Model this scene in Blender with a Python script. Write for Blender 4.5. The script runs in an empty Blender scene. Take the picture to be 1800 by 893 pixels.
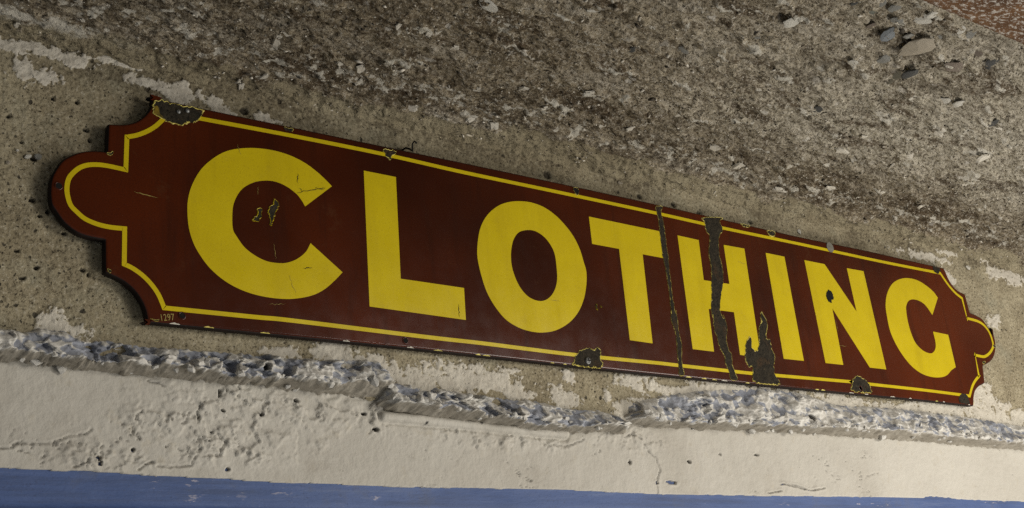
import bpy, bmesh, math, random
import numpy as np
from mathutils import Vector, Matrix
from mathutils.geometry import tessellate_polygon

# ------------------------------------------------------------------ camera, light, exposure
S = bpy.context.scene
CAM = [[0.793622, -0.131963, -0.593928], [-0.60126, -0.319347, -0.732464], [-0.093011, 0.938405, -0.332785]]
cd = bpy.data.cameras.new('camera'); cam = bpy.data.objects.new('camera', cd)
S.collection.objects.link(cam); S.camera = cam
cd.sensor_width = 36.0; cd.lens = 42.51; cd.clip_start = 0.02; cd.clip_end = 200
M4 = Matrix([CAM[i] + [0] for i in range(3)] + [[0, 0, 0, 1]])
M4.translation = Vector((0, 0, 1.6)); cam.matrix_world = M4

W = bpy.data.worlds.new('World'); S.world = W; W.use_nodes = True
W.node_tree.nodes['Background'].inputs[0].default_value = (0.93, 0.97, 1.0, 1)
W.node_tree.nodes['Background'].inputs[1].default_value = 0.20

def area(name, loc, target, sx, sy, power, col):
    l = bpy.data.lights.new(name, 'AREA'); l.shape = 'RECTANGLE'; l.size = sx; l.size_y = sy
    l.energy = power; l.color = col
    o = bpy.data.objects.new(name, l); S.collection.objects.link(o); o.location = loc
    o.rotation_euler = (Vector(target) - Vector(loc)).to_track_quat('-Z', 'Y').to_euler()
    return o
area('key_light', (4.4, -3.2, 2.95), (1.6, 1.5, 2.0), 2.0, 0.8, 86, (1.0, 0.96, 0.88))
area('added_raking_fill', (4.6, -2.2, 2.0), (1.9, 1.3, 2.45), 1.7, 1.0, 92, (1.0, 0.95, 0.86))  # added fill with no visible source, rakes across the ceiling relief
area('added_up_fill', (2.7, 0.15, 0.5), (2.75, 0.75, 2.5), 1.8, 1.2, 58, (1.0, 0.95, 0.87))  # added unseen fill from below, brightens the ceiling
S.view_settings.view_transform = 'Standard'; S.view_settings.look = 'None'
S.view_settings.exposure = -0.06; S.view_settings.gamma = 1.0; S.view_settings.use_curve_mapping = False
S.cycles.max_bounces = 5; S.cycles.diffuse_bounces = 3
S.cycles.use_denoising = False

# ------------------------------------------------------------------ measured outlines (metres)
YS, YW, OX, OZ = 1.5, 1.52, 1.56, 2.096      # sign face, wall face, sign origin
JZ = 2.4934                                   # ceiling height at the wall
OUTLINE = [[(-0.973,0.3315),(-0.9729,0.3236),(-0.9787,0.3111),(-0.9868,0.3003),(-0.997,0.2914),(-1.0071,0.2864),(-1.0171,0.2833),(-1.035,0.2801)],[(-1.035,0.2801),(-1.0358,0.2387)],[(-1.0358,0.2377),(-1.0478,0.2369),(-1.0613,0.2342),(-1.0746,0.2288),(-1.0876,0.22),(-1.0967,0.2109),(-1.1045,0.196),(-1.1084,0.185),(-1.1098,0.1705),(-1.1094,0.1584),(-1.1072,0.1467),(-1.1022,0.1395),(-1.093,0.127),(-1.0819,0.1177),(-1.0696,0.1116),(-1.0546,0.1088),(-1.0366,0.1083)],[(-1.0366,0.1078),(-1.0353,0.0624)],[(-1.0353,0.0624),(-1.0233,0.0584),(-1.0098,0.0527),(-0.9962,0.0424),(-0.9864,0.0296),(-0.9804,0.0163),(-0.977,0.0004)],[(-0.977,0.0004),(-0.9449,-0.0007),(-0.5321,-0.0002),(-0.0453,-0.0026),(0.524,-0.0009),(0.7674,0.0002),(0.9571,-0.0009)],[(0.965,-0.0001),(0.9748,0.0212),(0.9871,0.0369),(1.0073,0.0487),(1.0327,0.0574)],[(1.0337,0.0587),(1.0423,0.1002)],[(1.0436,0.1009),(1.081,0.1144),(1.1043,0.132),(1.1189,0.1546),(1.1226,0.1771),(1.1191,0.2021),(1.1139,0.1826),(1.1048,0.2007),(1.0901,0.2183),(1.0715,0.2259),(1.0389,0.2312)],[(1.0389,0.2312),(1.0362,0.2767)],[(1.0355,0.2775),(1.0133,0.2819),(0.9955,0.2902),(0.9808,0.3068),(0.9732,0.3256),(0.9679,0.3351)],[(0.9679,0.3351),(0.9142,0.3352),(0.6475,0.3372),(0.4323,0.3357),(0.0172,0.3395),(-0.3567,0.3394),(-0.5594,0.3379),(-0.9452,0.3352),(-0.9642,0.3349)]]
BORDER = [[(-0.9557,0.3056),(-0.9578,0.3022),(-0.9682,0.2899),(-0.9805,0.2795),(-0.9947,0.2708),(-1.0078,0.2654)],[(-1.0084,0.2653),(-1.0093,0.2152)],[(-1.0093,0.2152),(-1.02,0.2158),(-1.0338,0.2163),(-1.0474,0.2156),(-1.0608,0.2126),(-1.0721,0.2063),(-1.0813,0.1962),(-1.0866,0.186),(-1.0881,0.1724),(-1.0862,0.1604),(-1.0822,0.1499),(-1.0742,0.1421),(-1.0627,0.1338),(-1.0456,0.1288),(-1.0283,0.1274),(-1.0097,0.1283)],[(-1.0097,0.1283),(-1.0096,0.0773)],[(-1.0096,0.0773),(-0.9985,0.0733),(-0.9847,0.065),(-0.9728,0.0543),(-0.9629,0.0414),(-0.9569,0.0289),(-0.9543,0.0222)],[(-0.9543,0.0222),(-0.8192,0.0234),(-0.7611,0.0242),(-0.5303,0.0215),(-0.4207,0.0212),(-0.2289,0.0186),(-0.0411,0.02),(0.0162,0.0199),(0.2157,0.0197),(0.2902,0.021),(0.527,0.025),(0.5234,0.0249),(0.5912,0.0242),(0.7758,0.0243),(0.9548,0.0223)],[(0.9558,0.0221),(0.9748,0.045),(0.9941,0.0613),(1.0144,0.0734)],[(1.0133,0.0733),(1.0175,0.1255)],[(1.0171,0.1245),(1.0366,0.1234),(1.0582,0.1243),(1.0842,0.1359),(1.1048,0.1533),(1.1071,0.1724),(1.1009,0.1908),(1.0849,0.2051),(1.0608,0.2121),(1.0194,0.2147)],[(1.0191,0.214),(1.0172,0.2643)],[(1.0172,0.2643),(0.9948,0.2743),(0.9743,0.2892),(0.9594,0.3048),(0.948,0.3185)],[(0.948,0.3185),(0.9184,0.3184),(0.7097,0.3168),(0.4276,0.3179),(0.2057,0.3176),(0.021,0.3196),(-0.182,0.3202),(-0.2645,0.3203),(-0.4337,0.3201),(-0.5876,0.3224),(-0.7576,0.3208),(-0.9021,0.3174),(-0.9366,0.3171),(-0.9557,0.3169)]]
LETTERS = {'C': [[(-0.6865,0.2486),(-0.6968,0.2574),(-0.7111,0.2679),(-0.7302,0.2786),(-0.754,0.2863),(-0.7824,0.2896),(-0.8128,0.2877),(-0.8403,0.2814),(-0.8629,0.2716),(-0.883,0.2558),(-0.9005,0.2356),(-0.9135,0.21),(-0.9196,0.1871),(-0.9207,0.1674),(-0.9185,0.1431),(-0.9119,0.1217),(-0.9016,0.1041),(-0.887,0.087),(-0.8659,0.0718),(-0.8402,0.0612),(-0.8096,0.0557),(-0.776,0.0555),(-0.7506,0.0595),(-0.727,0.0671),(-0.7076,0.0783),(-0.69,0.0939),(-0.6751,0.1094)],[(-0.7276,0.1487),(-0.736,0.1339),(-0.7506,0.1207),(-0.7672,0.1124),(-0.7833,0.1096),(-0.8014,0.1104),(-0.8192,0.1167),(-0.8345,0.1265),(-0.8463,0.1411),(-0.8523,0.1523),(-0.8528,0.1742),(-0.8502,0.1923),(-0.8417,0.2106),(-0.8302,0.2232),(-0.8141,0.233),(-0.7956,0.2382),(-0.7793,0.2384),(-0.763,0.2337),(-0.7479,0.2247),(-0.7399,0.2157),(-0.7343,0.2069)]],'L': [[(-0.6276,0.2861)],[(-0.5678,0.2861)],[(-0.5714,0.1123)],[(-0.4505,0.1118)],[(-0.4522,0.0574)],[(-0.631,0.0602)]],'O': [[(-0.3195,0.2864),(-0.345,0.2793),(-0.3677,0.2676),(-0.3909,0.2469),(-0.4069,0.2212),(-0.4152,0.1921),(-0.4176,0.1666),(-0.4118,0.1325),(-0.403,0.1065),(-0.388,0.0836),(-0.3695,0.066),(-0.3441,0.0551),(-0.3176,0.051),(-0.2931,0.0519),(-0.2642,0.0588),(-0.2336,0.075),(-0.2095,0.0968),(-0.1925,0.1235),(-0.1828,0.1509),(-0.1792,0.1753),(-0.1828,0.1936),(-0.1886,0.217),(-0.2003,0.2396),(-0.2174,0.2587),(-0.2381,0.2744),(-0.2626,0.2852),(-0.2908,0.2891)]],'O_in': [[(-0.3038,0.2353),(-0.3233,0.2284),(-0.3356,0.2153),(-0.3426,0.2001),(-0.3466,0.1815),(-0.3466,0.1611),(-0.3401,0.1391),(-0.33,0.1227),(-0.3161,0.1117),(-0.2982,0.1074),(-0.2824,0.11),(-0.267,0.12),(-0.2554,0.1355),(-0.2492,0.1532),(-0.2476,0.1743),(-0.2485,0.1978),(-0.2545,0.2129),(-0.267,0.2269),(-0.285,0.2353)]],'T': [[(-0.1568,0.284)],[(0.0307,0.2826)],[(0.0303,0.2284)],[(-0.033,0.2286)],[(-0.0388,0.0561)],[(-0.0946,0.057)],[(-0.0918,0.2309)],[(-0.157,0.2311)]],'H': [[(0.0682,0.2816)],[(0.126,0.2805)],[(0.1229,0.1974)],[(0.195,0.1985)],[(0.1968,0.2808)],[(0.2573,0.2816)],[(0.2523,0.0533)],[(0.1928,0.0545)],[(0.195,0.1406)],[(0.1241,0.1395)],[(0.1208,0.0545)],[(0.0637,0.0545)]],'I': [[(0.3215,0.2815)],[(0.3796,0.2813)],[(0.3823,0.058)],[(0.3205,0.0573)]],'N': [[(0.4436,0.2824)],[(0.5101,0.2823)],[(0.5903,0.1847)],[(0.586,0.2832)],[(0.6448,0.2842)],[(0.6555,0.0614)],[(0.5983,0.0611)],[(0.5077,0.1827)],[(0.5086,0.0597)],[(0.4509,0.0591)]],'G': [[(0.9145,0.2539),(0.9003,0.2677),(0.8748,0.2801),(0.8432,0.2885),(0.8042,0.2882),(0.7677,0.279),(0.7391,0.2634),(0.7146,0.2381),(0.701,0.2099),(0.6979,0.1818),(0.6986,0.1528),(0.7082,0.1263),(0.7269,0.0992),(0.7518,0.0768),(0.7843,0.0621),(0.8205,0.057),(0.855,0.0587),(0.882,0.0656),(0.9041,0.0786),(0.925,0.0876)],[(0.925,0.0876)],[(0.9235,0.1649)],[(0.8644,0.1667),(0.8649,0.1407),(0.8584,0.1252),(0.8434,0.1144),(0.8259,0.1129),(0.804,0.119),(0.7852,0.1334),(0.7763,0.1561),(0.7734,0.1823),(0.7758,0.2064),(0.78,0.2188),(0.7924,0.2316),(0.8113,0.238),(0.8353,0.2371),(0.8569,0.2289),(0.8765,0.2076)]]}
CHIPS = {'corner': [(-0.9715,0.3273),(-0.9642,0.3328),(-0.9345,0.3328),(-0.8976,0.3337),(-0.8965,0.326),(-0.8999,0.3195),(-0.9054,0.3103),(-0.9174,0.3059),(-0.9303,0.2999),(-0.9451,0.3005),(-0.9557,0.3027),(-0.9641,0.306),(-0.9704,0.3096),(-0.9725,0.3192)],'top_a': [(-0.7656,0.3331),(-0.7572,0.3329),(-0.7494,0.3334),(-0.7496,0.3297),(-0.755,0.3267),(-0.7634,0.3273)],'top_b': [(-0.589,0.3322),(-0.5626,0.3324),(-0.5714,0.3231),(-0.5774,0.3144),(-0.5825,0.3184),(-0.5874,0.325)],'top_c': [(-0.1857,0.3363),(-0.1735,0.3362),(-0.1743,0.3265),(-0.1801,0.321),(-0.1847,0.3247)],'crack_a': [(0.0177,0.3331),(0.0201,0.3223),(0.0216,0.3021),(0.0196,0.2815),(0.0195,0.2584),(0.0189,0.2354),(0.0216,0.2101),(0.0226,0.182),(0.0222,0.1483),(0.02,0.1175),(0.0216,0.126),(0.0167,0.1062),(0.0235,0.0822),(0.023,0.0604),(0.02,0.0358),(0.0193,0.0169),(0.0177,0.0013),(0.031,0.0023),(0.0304,0.0178),(0.0319,0.0368),(0.0365,0.0616),(0.0333,0.0831),(0.0348,0.1081),(0.0337,0.1273),(0.0321,0.1188),(0.0305,0.1493),(0.0318,0.1831),(0.0323,0.2115),(0.0343,0.2375),(0.0341,0.2605),(0.0351,0.2839),(0.0348,0.3042),(0.0325,0.3244),(0.0392,0.3367)],'crack_b': [(0.1468,0.3311),(0.1498,0.3225),(0.1509,0.3046),(0.1588,0.2908),(0.148,0.2564),(0.1489,0.227),(0.1433,0.1971),(0.1374,0.1674),(0.13,0.1379),(0.1323,0.1211),(0.1333,0.1297),(0.1305,0.1039),(0.1352,0.0818),(0.1384,0.0625),(0.1472,0.0493),(0.1475,0.0326),(0.1533,0.0164),(0.1552,0.0021),(0.1744,0.0035),(0.1709,0.0177),(0.1667,0.0341),(0.1689,0.0511),(0.1616,0.0645),(0.1616,0.0843),(0.1684,0.1077),(0.1632,0.1329),(0.1621,0.1242),(0.1558,0.1407),(0.1651,0.1706),(0.1778,0.2014),(0.182,0.2314),(0.1794,0.2609),(0.1864,0.2949),(0.2013,0.3124),(0.196,0.3299),(0.2058,0.3406)],'flame': [(0.223,0.0025),(0.2203,0.0186),(0.2208,0.0328),(0.2125,0.0321),(0.2058,0.0429),(0.2077,0.0601),(0.2157,0.0808),(0.2272,0.0948),(0.2331,0.0939),(0.2308,0.0735),(0.2433,0.0675),(0.2535,0.0842),(0.2586,0.1109),(0.2678,0.1264),(0.2758,0.1509),(0.2798,0.1469),(0.2872,0.1373),(0.2871,0.1196),(0.2791,0.0953),(0.289,0.0927),(0.2891,0.0758),(0.2946,0.0589),(0.286,0.0379),(0.2859,0.0207),(0.2953,0.0114),(0.2895,0.0015)],'hole_n': [(0.4984,0.2193),(0.514,0.2243),(0.5201,0.2123),(0.5148,0.2022),(0.5042,0.193),(0.4943,0.2014)],'top_d': [(0.3404,0.3338),(0.3621,0.334),(0.3597,0.3241),(0.3493,0.32),(0.3415,0.3239)],'top_e': [(0.2579,0.336),(0.2856,0.336),(0.2803,0.3314),(0.2671,0.33)],'top_f': [(0.9202,0.3307),(0.9343,0.3344),(0.95,0.3327),(0.9505,0.3226),(0.9344,0.3136),(0.9226,0.319)],'bot_a': [(-0.2348,-0.0002),(-0.2341,0.0044),(-0.2279,0.0149),(-0.2165,0.0272),(-0.1978,0.0339),(-0.1851,0.0317),(-0.1745,0.0367),(-0.168,0.0322),(-0.169,0.0173),(-0.1664,0.0086),(-0.1772,-0.0016)],'bot_b': [(0.5217,0.0054),(0.5243,0.0196),(0.5314,0.0309),(0.5497,0.0398),(0.5724,0.0333),(0.5857,0.0233),(0.5877,0.0131),(0.584,0.0041)],'bot_c': [(0.9083,0.003),(0.9111,0.0172),(0.9274,0.027),(0.9443,0.0252),(0.95,0.0137),(0.9488,0.0013)],'c_a': [(-0.8065,0.1925),(-0.8138,0.1895),(-0.8136,0.1806),(-0.8219,0.1721),(-0.819,0.169),(-0.8106,0.1721),(-0.8063,0.1799)],'c_b': [(-0.7843,0.2108),(-0.7774,0.2035),(-0.7837,0.1877),(-0.787,0.1759),(-0.7914,0.1671),(-0.7932,0.1749),(-0.7953,0.1835),(-0.7965,0.1901),(-0.7878,0.2029)],'bit_a': [(-0.1656,0.116),(-0.1624,0.1151),(-0.1639,0.1096),(-0.1626,0.1053),(-0.1663,0.1067),(-0.1677,0.1105)],'bit_b': [(-0.1558,0.1145),(-0.1527,0.1127),(-0.1508,0.1119),(-0.1543,0.111)],'lobe': [(-1.0357,0.2362),(-1.0318,0.237),(-1.0283,0.2394),(-1.0273,0.2361),(-1.0302,0.2324),(-1.0349,0.2329)],'side': [(-1.032,0.0679),(-1.0301,0.0677),(-1.0263,0.0662),(-1.0281,0.0628),(-1.031,0.0636)],'edge_a': [(-0.9735,0.0051),(-0.9676,0.0045),(-0.9607,0.0049),(-0.9627,0.0023),(-0.9666,0.0023)],'right': [(1.1068,0.1582),(1.1151,0.1558),(1.1106,0.1501),(1.104,0.1526)],'right_low': [(1.0419,0.11),(1.051,0.1129),(1.0549,0.1092),(1.0438,0.104)],'ochre': [(-0.9708,0.3202),(-0.9663,0.3235),(-0.9612,0.3188),(-0.9603,0.3118),(-0.9561,0.3064),(-0.9637,0.3066),(-0.9695,0.3097)]}
PLUG = (0.5401,0.3249)
HOLES = [(-1.0989,0.1751),(-0.9288,0.0138),(-0.5703,0.012),(0.5525,0.0126)]
NAILS = [(-0.9339,0.3204),(-0.9205,0.3248)]
SCREW = (-0.2014,0.01)
NUMBER = [(-0.9597,0.003),(-0.9393,0.0063)]
SCRATCH = [[(-0.7479,0.2259),(-0.6987,0.2428)],[(-0.7427,0.2361),(-0.7389,0.2303)],[(-0.7449,0.2592),(-0.7451,0.2427)],[(-0.716,0.239),(-0.6987,0.2431)],[(-0.7418,0.1071),(-0.7264,0.1092)],[(-0.4646,0.0824),(-0.4644,0.0609)],[(-0.9978,0.1842),(-0.9635,0.1816)]]
PATCHES = [(0.475,2.082,0.028,0.02),(0.398,2.475,0.045,0.01),(0.451,2.475,0.055,0.011),(0.429,2.439,0.03,0.014),(0.482,2.47,0.024,0.009),(0.53,2.487,0.05,0.007),(0.585,2.464,0.034,0.009),(0.632,2.456,0.031,0.013),(0.61,2.465,0.022,0.008),(0.649,2.465,0.018,0.013),(0.713,2.509,0.038,0.008),(0.868,2.497,0.063,0.01),(0.694,2.452,0.018,0.009),(0.703,2.442,0.018,0.005),(0.778,2.447,0.019,0.009),(0.878,2.085,0.039,0.028),(0.926,2.071,0.06,0.016),(0.785,2.076,0.027,0.01),(1.022,2.053,0.048,0.02),(1.092,2.058,0.078,0.024),(1.171,2.06,0.07,0.019),(1.049,2.067,0.032,0.009),(1.21,2.046,0.035,0.01),(1.312,2.043,0.027,0.02),(1.331,2.083,0.013,0.014),(1.461,2.078,0.022,0.021),(1.479,2.063,0.025,0.023),(1.459,2.026,0.041,0.023),(1.588,2.076,0.104,0.024),(1.709,2.076,0.127,0.023),(1.889,2.079,0.104,0.031),(2.071,2.09,0.075,0.033),(2.282,2.078,0.125,0.022),(2.437,2.093,0.157,0.023),(2.599,2.13,0.052,0.039),(2.626,2.077,0.096,0.033),(2.694,2.108,0.029,0.011),(2.738,2.083,0.05,0.025),(1.411,2.059,0.011,0.014),(1.236,2.115,0.01,0.005),(1.138,2.079,0.016,0.011),(0.975,2.057,0.031,0.011),(2.582,2.49,0.049,0.013),(2.478,2.461,0.094,0.011),(2.745,2.498,0.036,0.016),(2.793,2.459,0.053,0.014),(2.869,2.453,0.049,0.018),(2.573,2.416,0.024,0.019),(2.726,2.324,0.03,0.016),(2.001,2.518,0.042,0.017)]
BARE = [(2.191,2.107,0.11,0.019),(1.942,2.082,0.009,0.007),(1.452,2.062,0.041,0.01),(1.54,2.052,0.031,0.015),(1.576,2.089,0.044,0.009)]
PITS = [(0.74,2.453,0.007,0.006),(1.333,2.458,0.008,0.008),(0.502,2.37,0.004,0.003),(0.507,2.355,0.003,0.003),(0.549,2.341,0.002,0.003),(0.502,2.165,0.004,0.002),(0.476,2.213,0.003,0.002),(0.455,2.241,0.003,0.003),(0.593,2.406,0.003,0.003),(0.417,2.334,0.003,0.002),(0.399,2.368,0.003,0.002),(0.456,2.408,0.003,0.003),(0.489,2.41,0.003,0.003),(0.434,2.313,0.004,0.003),(0.444,2.233,0.002,0.002),(0.434,2.254,0.004,0.003),(0.837,2.107,0.003,0.003),(1.256,2.44,0.004,0.003),(1.562,2.455,0.006,0.005),(1.653,2.453,0.006,0.005),(1.724,2.446,0.007,0.005),(1.882,2.511,0.005,0.004),(1.877,2.452,0.007,0.004),(0.426,2.145,0.004,0.002),(0.443,2.161,0.003,0.003),(0.51,2.16,0.002,0.003),(0.418,2.181,0.003,0.002),(0.9,2.131,0.004,0.002),(0.473,2.042,0.002,0.001)]
PEBBLES = [(2.36,2.528,0.018,0.009),(0.425,2.315,0.006,0.005),(0.439,2.317,0.006,0.005),(2.031,2.453,0.006,0.007),(0.412,2.321,0.003,0.002),(0.401,2.301,0.003,0.003),(2.666,2.457,0.012,0.008),(0.503,2.296,0.002,0.003),(1.999,2.511,0.026,0.013),(1.799,2.49,0.01,0.005),(1.513,2.474,0.007,0.004)]
LEDGE = [([(0.361,2.079),(0.402,2.074),(0.429,2.072),(0.45,2.08),(0.479,2.077),(0.508,2.066),(0.53,2.071),(0.561,2.069),(0.603,2.067),(0.631,2.07),(0.672,2.068),(0.706,2.069),(0.749,2.07),(0.794,2.069),(0.849,2.07),(0.887,2.075),(0.937,2.077),(0.972,2.074)],[(0.355,2.04),(0.394,2.039),(0.462,2.039),(0.512,2.035),(0.571,2.036),(0.633,2.035),(0.69,2.031),(0.732,2.03),(0.793,2.032),(0.829,2.031),(0.856,2.028),(0.904,2.036),(0.948,2.039)],[(0.364,2.039),(0.403,2.038),(0.438,2.038),(0.473,2.034),(0.546,2.03),(0.623,2.03),(0.689,2.028),(0.748,2.029),(0.81,2.025),(0.885,2.024),(0.968,2.021)]),([(0.94,2.051),(0.975,2.045),(1.037,2.042),(1.09,2.04),(1.145,2.033),(1.238,2.034),(1.322,2.024),(1.386,2.025),(1.431,2.017),(1.456,2.009)],[(0.917,2.017),(0.951,2.012),(0.981,2.007),(1.063,2.005),(1.139,1.998),(1.241,1.988),(1.339,1.99),(1.39,1.995),(1.423,1.994)],[(0.937,2.009),(0.972,2.002),(1.033,1.998),(1.086,1.994),(1.197,1.99),(1.268,1.986),(1.368,1.992),(1.455,1.998)]),([(1.437,2.028),(1.481,2.048),(1.602,2.071),(1.695,2.084),(1.826,2.095),(1.927,2.093),(2.048,2.074),(2.252,2.079),(2.52,2.074),(2.755,2.063),(2.908,2.056)],[(1.402,2.005),(1.443,2.01),(1.556,2.009),(1.705,2.012),(1.867,2.016),(2.043,2.019),(2.236,2.022),(2.445,2.016),(2.677,2.015),(2.828,2.013)],[(1.433,2.008),(1.475,2.014),(1.533,2.013),(1.742,2.014),(1.907,2.014),(2.085,2.012),(2.322,2.012),(2.495,2.009),(2.731,2.007),(2.883,2.003)])]
BLUE_EDGE = [(0.372,1.903),(0.411,1.902),(0.451,1.9),(0.514,1.9),(0.588,1.897),(0.706,1.894),(0.773,1.891),(0.881,1.89),(0.977,1.888),(1.167,1.889),(1.308,1.889),(1.501,1.885),(1.88,1.886),(1.966,1.887),(2.247,1.888),(2.688,1.884),(2.838,1.883)]
BLUE_BOTTOM = [(0.413,1.856),(0.747,1.849)]
BEAD = [(0.957,1.993),(1.026,1.992),(1.089,1.989),(1.156,1.986),(1.225,1.984),(1.311,1.982)]
LHOLES = [(0.943,1.973,0.006,0.003),(0.757,1.985,0.003,0.004),(1.547,1.906,0.013,0.004),(1.512,1.906,0.004,0.003),(0.53,1.917,0.004,0.003),(0.533,1.91,0.002,0.003),(0.664,1.977,0.002,0.005),(0.696,2.013,0.002,0.007),(0.706,2.017,0.002,0.002),(0.699,1.988,0.004,0.002),(0.62,1.935,0.002,0.002),(0.575,1.929,0.003,0.003),(1.453,1.94,0.003,0.005),(1.784,1.963,0.008,0.002),(1.684,1.961,0.003,0.003),(0.679,1.945,0.002,0.002),(0.684,1.957,0.002,0.002),(1.031,1.986,0.003,0.003),(1.134,1.991,0.004,0.002),(1.599,1.945,0.006,0.003),(0.456,1.917,0.001,0.001),(0.813,2.009,0.005,0.003),(0.907,2.023,0.004,0.003),(0.986,2.006,0.006,0.003),(0.925,1.996,0.004,0.003),(0.706,1.908,0.003,0.003),(0.626,1.972,0.002,0.002)]
PEEL = [(0.725,2.007,0.106,0.036),(0.849,1.998,0.146,0.029),(0.626,1.97,0.057,0.023),(0.707,1.943,0.104,0.023),(0.535,1.921,0.06,0.015),(1.2,1.971,0.144,0.019),(1.451,1.982,0.081,0.02)]
LCRACKS = [[(0.41,1.925),(0.423,1.927),(0.43,1.932),(0.445,1.934),(0.462,1.933),(0.474,1.935),(0.488,1.943),(0.502,1.946),(0.511,1.947),(0.52,1.955)],[(0.5,1.905),(0.514,1.91),(0.517,1.916)],[(0.53,1.907),(0.532,1.917),(0.535,1.921),(0.532,1.928),(0.535,1.934)],[(0.583,1.903),(0.591,1.91),(0.601,1.914)],[(0.607,1.909),(0.626,1.909),(0.654,1.911),(0.659,1.922),(0.662,1.924)],[(0.577,1.969),(0.579,1.976),(0.587,1.981)],[(0.585,1.96),(0.582,1.968),(0.577,1.97)],[(0.575,1.96),(0.575,1.951),(0.584,1.944)],[(0.639,1.966),(0.646,1.969),(0.648,1.979),(0.652,1.983)],[(0.664,1.97),(0.665,1.976),(0.661,1.983),(0.666,1.99),(0.674,2.0)],[(0.694,1.95),(0.703,1.944),(0.694,1.934),(0.695,1.925),(0.676,1.925)],[(1.49,1.976),(1.501,1.961),(1.518,1.946),(1.523,1.929),(1.513,1.909),(1.51,1.886)],[(1.84,1.909),(1.869,1.909),(1.894,1.906),(1.926,1.898)],[(1.447,1.982),(1.465,1.99),(1.488,1.981)],[(1.285,1.963),(1.312,1.961),(1.352,1.975)],[(1.799,1.892),(1.841,1.896)],[(1.844,1.909),(1.885,1.904),(1.926,1.898),(1.971,1.904)],[(0.594,2.022),(0.598,2.021),(0.608,2.021),(0.615,2.018)]]
HOOK = [(1.022,2.431),(1.025,2.442),(1.024,2.453),(1.028,2.45),(1.032,2.452)]
STONES = [(1.497,0.912,0.028,0.017,'green'),(1.521,0.886,0.011,0.011,'grey'),(1.543,0.901,0.011,0.009,'grey'),(1.493,0.888,0.01,0.009,'grey'),(1.454,0.913,0.008,0.007,'dark'),(1.529,0.934,0.01,0.012,'brown'),(1.574,0.936,0.018,0.014,'blue'),(1.615,0.929,0.016,0.01,'grey'),(1.645,0.937,0.034,0.025,'tan'),(1.68,0.913,0.016,0.017,'grey'),(1.579,0.861,0.01,0.009,'white'),(1.585,0.879,0.015,0.014,'white'),(1.725,1.03,0.025,0.04,'olive'),(1.718,0.999,0.014,0.023,'dark'),(1.764,0.947,0.026,0.014,'brown'),(1.825,0.906,0.012,0.019,'dark'),(1.845,0.927,0.011,0.012,'dark'),(1.663,0.977,0.01,0.011,'grey'),(1.634,0.994,0.012,0.011,'grey'),(1.884,1.044,0.01,0.016,'white'),(1.916,1.038,0.012,0.048,'white'),(1.39,0.983,0.014,0.014,'white'),(1.4,1.038,0.006,0.019,'dark'),(1.691,1.178,0.009,0.018,'dark'),(2.063,1.058,0.012,0.023,'dark'),(1.254,1.311,0.01,0.008,'white'),(1.316,1.138,0.011,0.01,'grey'),(1.242,1.181,0.007,0.009,'dark'),(1.104,1.116,0.012,0.007,'white'),(0.952,1.171,0.016,0.009,'white'),(1.386,1.051,0.009,0.009,'grey'),(1.589,1.022,0.01,0.008,'white'),(1.67,0.871,0.008,0.01,'white'),(1.705,0.873,0.011,0.01,'grey'),(1.778,0.909,0.016,0.013,'brown')]
CFLAKES = [(0.697,1.516,0.012,0.014),(0.712,1.518,0.009,0.011),(0.732,1.512,0.007,0.009),(0.759,1.519,0.009,0.011),(0.806,1.516,0.009,0.011),(0.759,1.488,0.007,0.011),(0.872,1.537,0.014,0.014),(0.889,1.421,0.01,0.015),(0.906,1.459,0.008,0.011),(0.886,1.552,0.018,0.01),(0.896,1.532,0.012,0.01),(1.023,1.484,0.011,0.01),(1.05,1.414,0.01,0.01),(1.14,1.478,0.016,0.009),(1.186,1.475,0.014,0.009),(1.233,1.422,0.009,0.011),(1.233,1.391,0.011,0.009),(1.284,1.407,0.014,0.011),(1.279,1.356,0.009,0.009),(1.368,1.398,0.012,0.012),(1.431,1.393,0.01,0.012),(1.091,1.393,0.008,0.01),(0.853,1.419,0.007,0.009),(0.742,1.409,0.009,0.02),(0.743,1.384,0.009,0.013),(0.867,1.279,0.006,0.008),(0.921,1.278,0.008,0.007),(0.934,1.274,0.006,0.007),(0.979,1.295,0.007,0.007),(0.914,1.429,0.007,0.007),(0.723,1.502,0.006,0.007),(1.159,1.359,0.01,0.01),(1.258,1.308,0.01,0.01),(1.484,1.315,0.013,0.012),(1.635,1.376,0.014,0.014),(1.75,1.423,0.015,0.018),(1.91,1.46,0.02,0.017),(1.879,1.273,0.021,0.012),(1.865,1.209,0.015,0.008),(2.036,1.228,0.013,0.013),(1.981,1.125,0.018,0.014),(2.173,1.148,0.03,0.013),(2.094,1.061,0.022,0.009),(2.054,1.281,0.01,0.013),(2.016,1.411,0.02,0.01),(2.159,1.38,0.014,0.014),(2.303,1.387,0.013,0.012),(2.296,1.267,0.018,0.015),(0.477,1.472,0.007,0.006),(0.399,1.502,0.006,0.008),(0.459,1.429,0.006,0.007),(0.467,1.523,0.011,0.006),(0.52,1.55,0.005,0.005),(0.574,1.526,0.006,0.005),(0.596,1.529,0.008,0.01)]
RUST_EDGE_Y = 0.843

rng = np.random.default_rng(7); random.seed(7)

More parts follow.
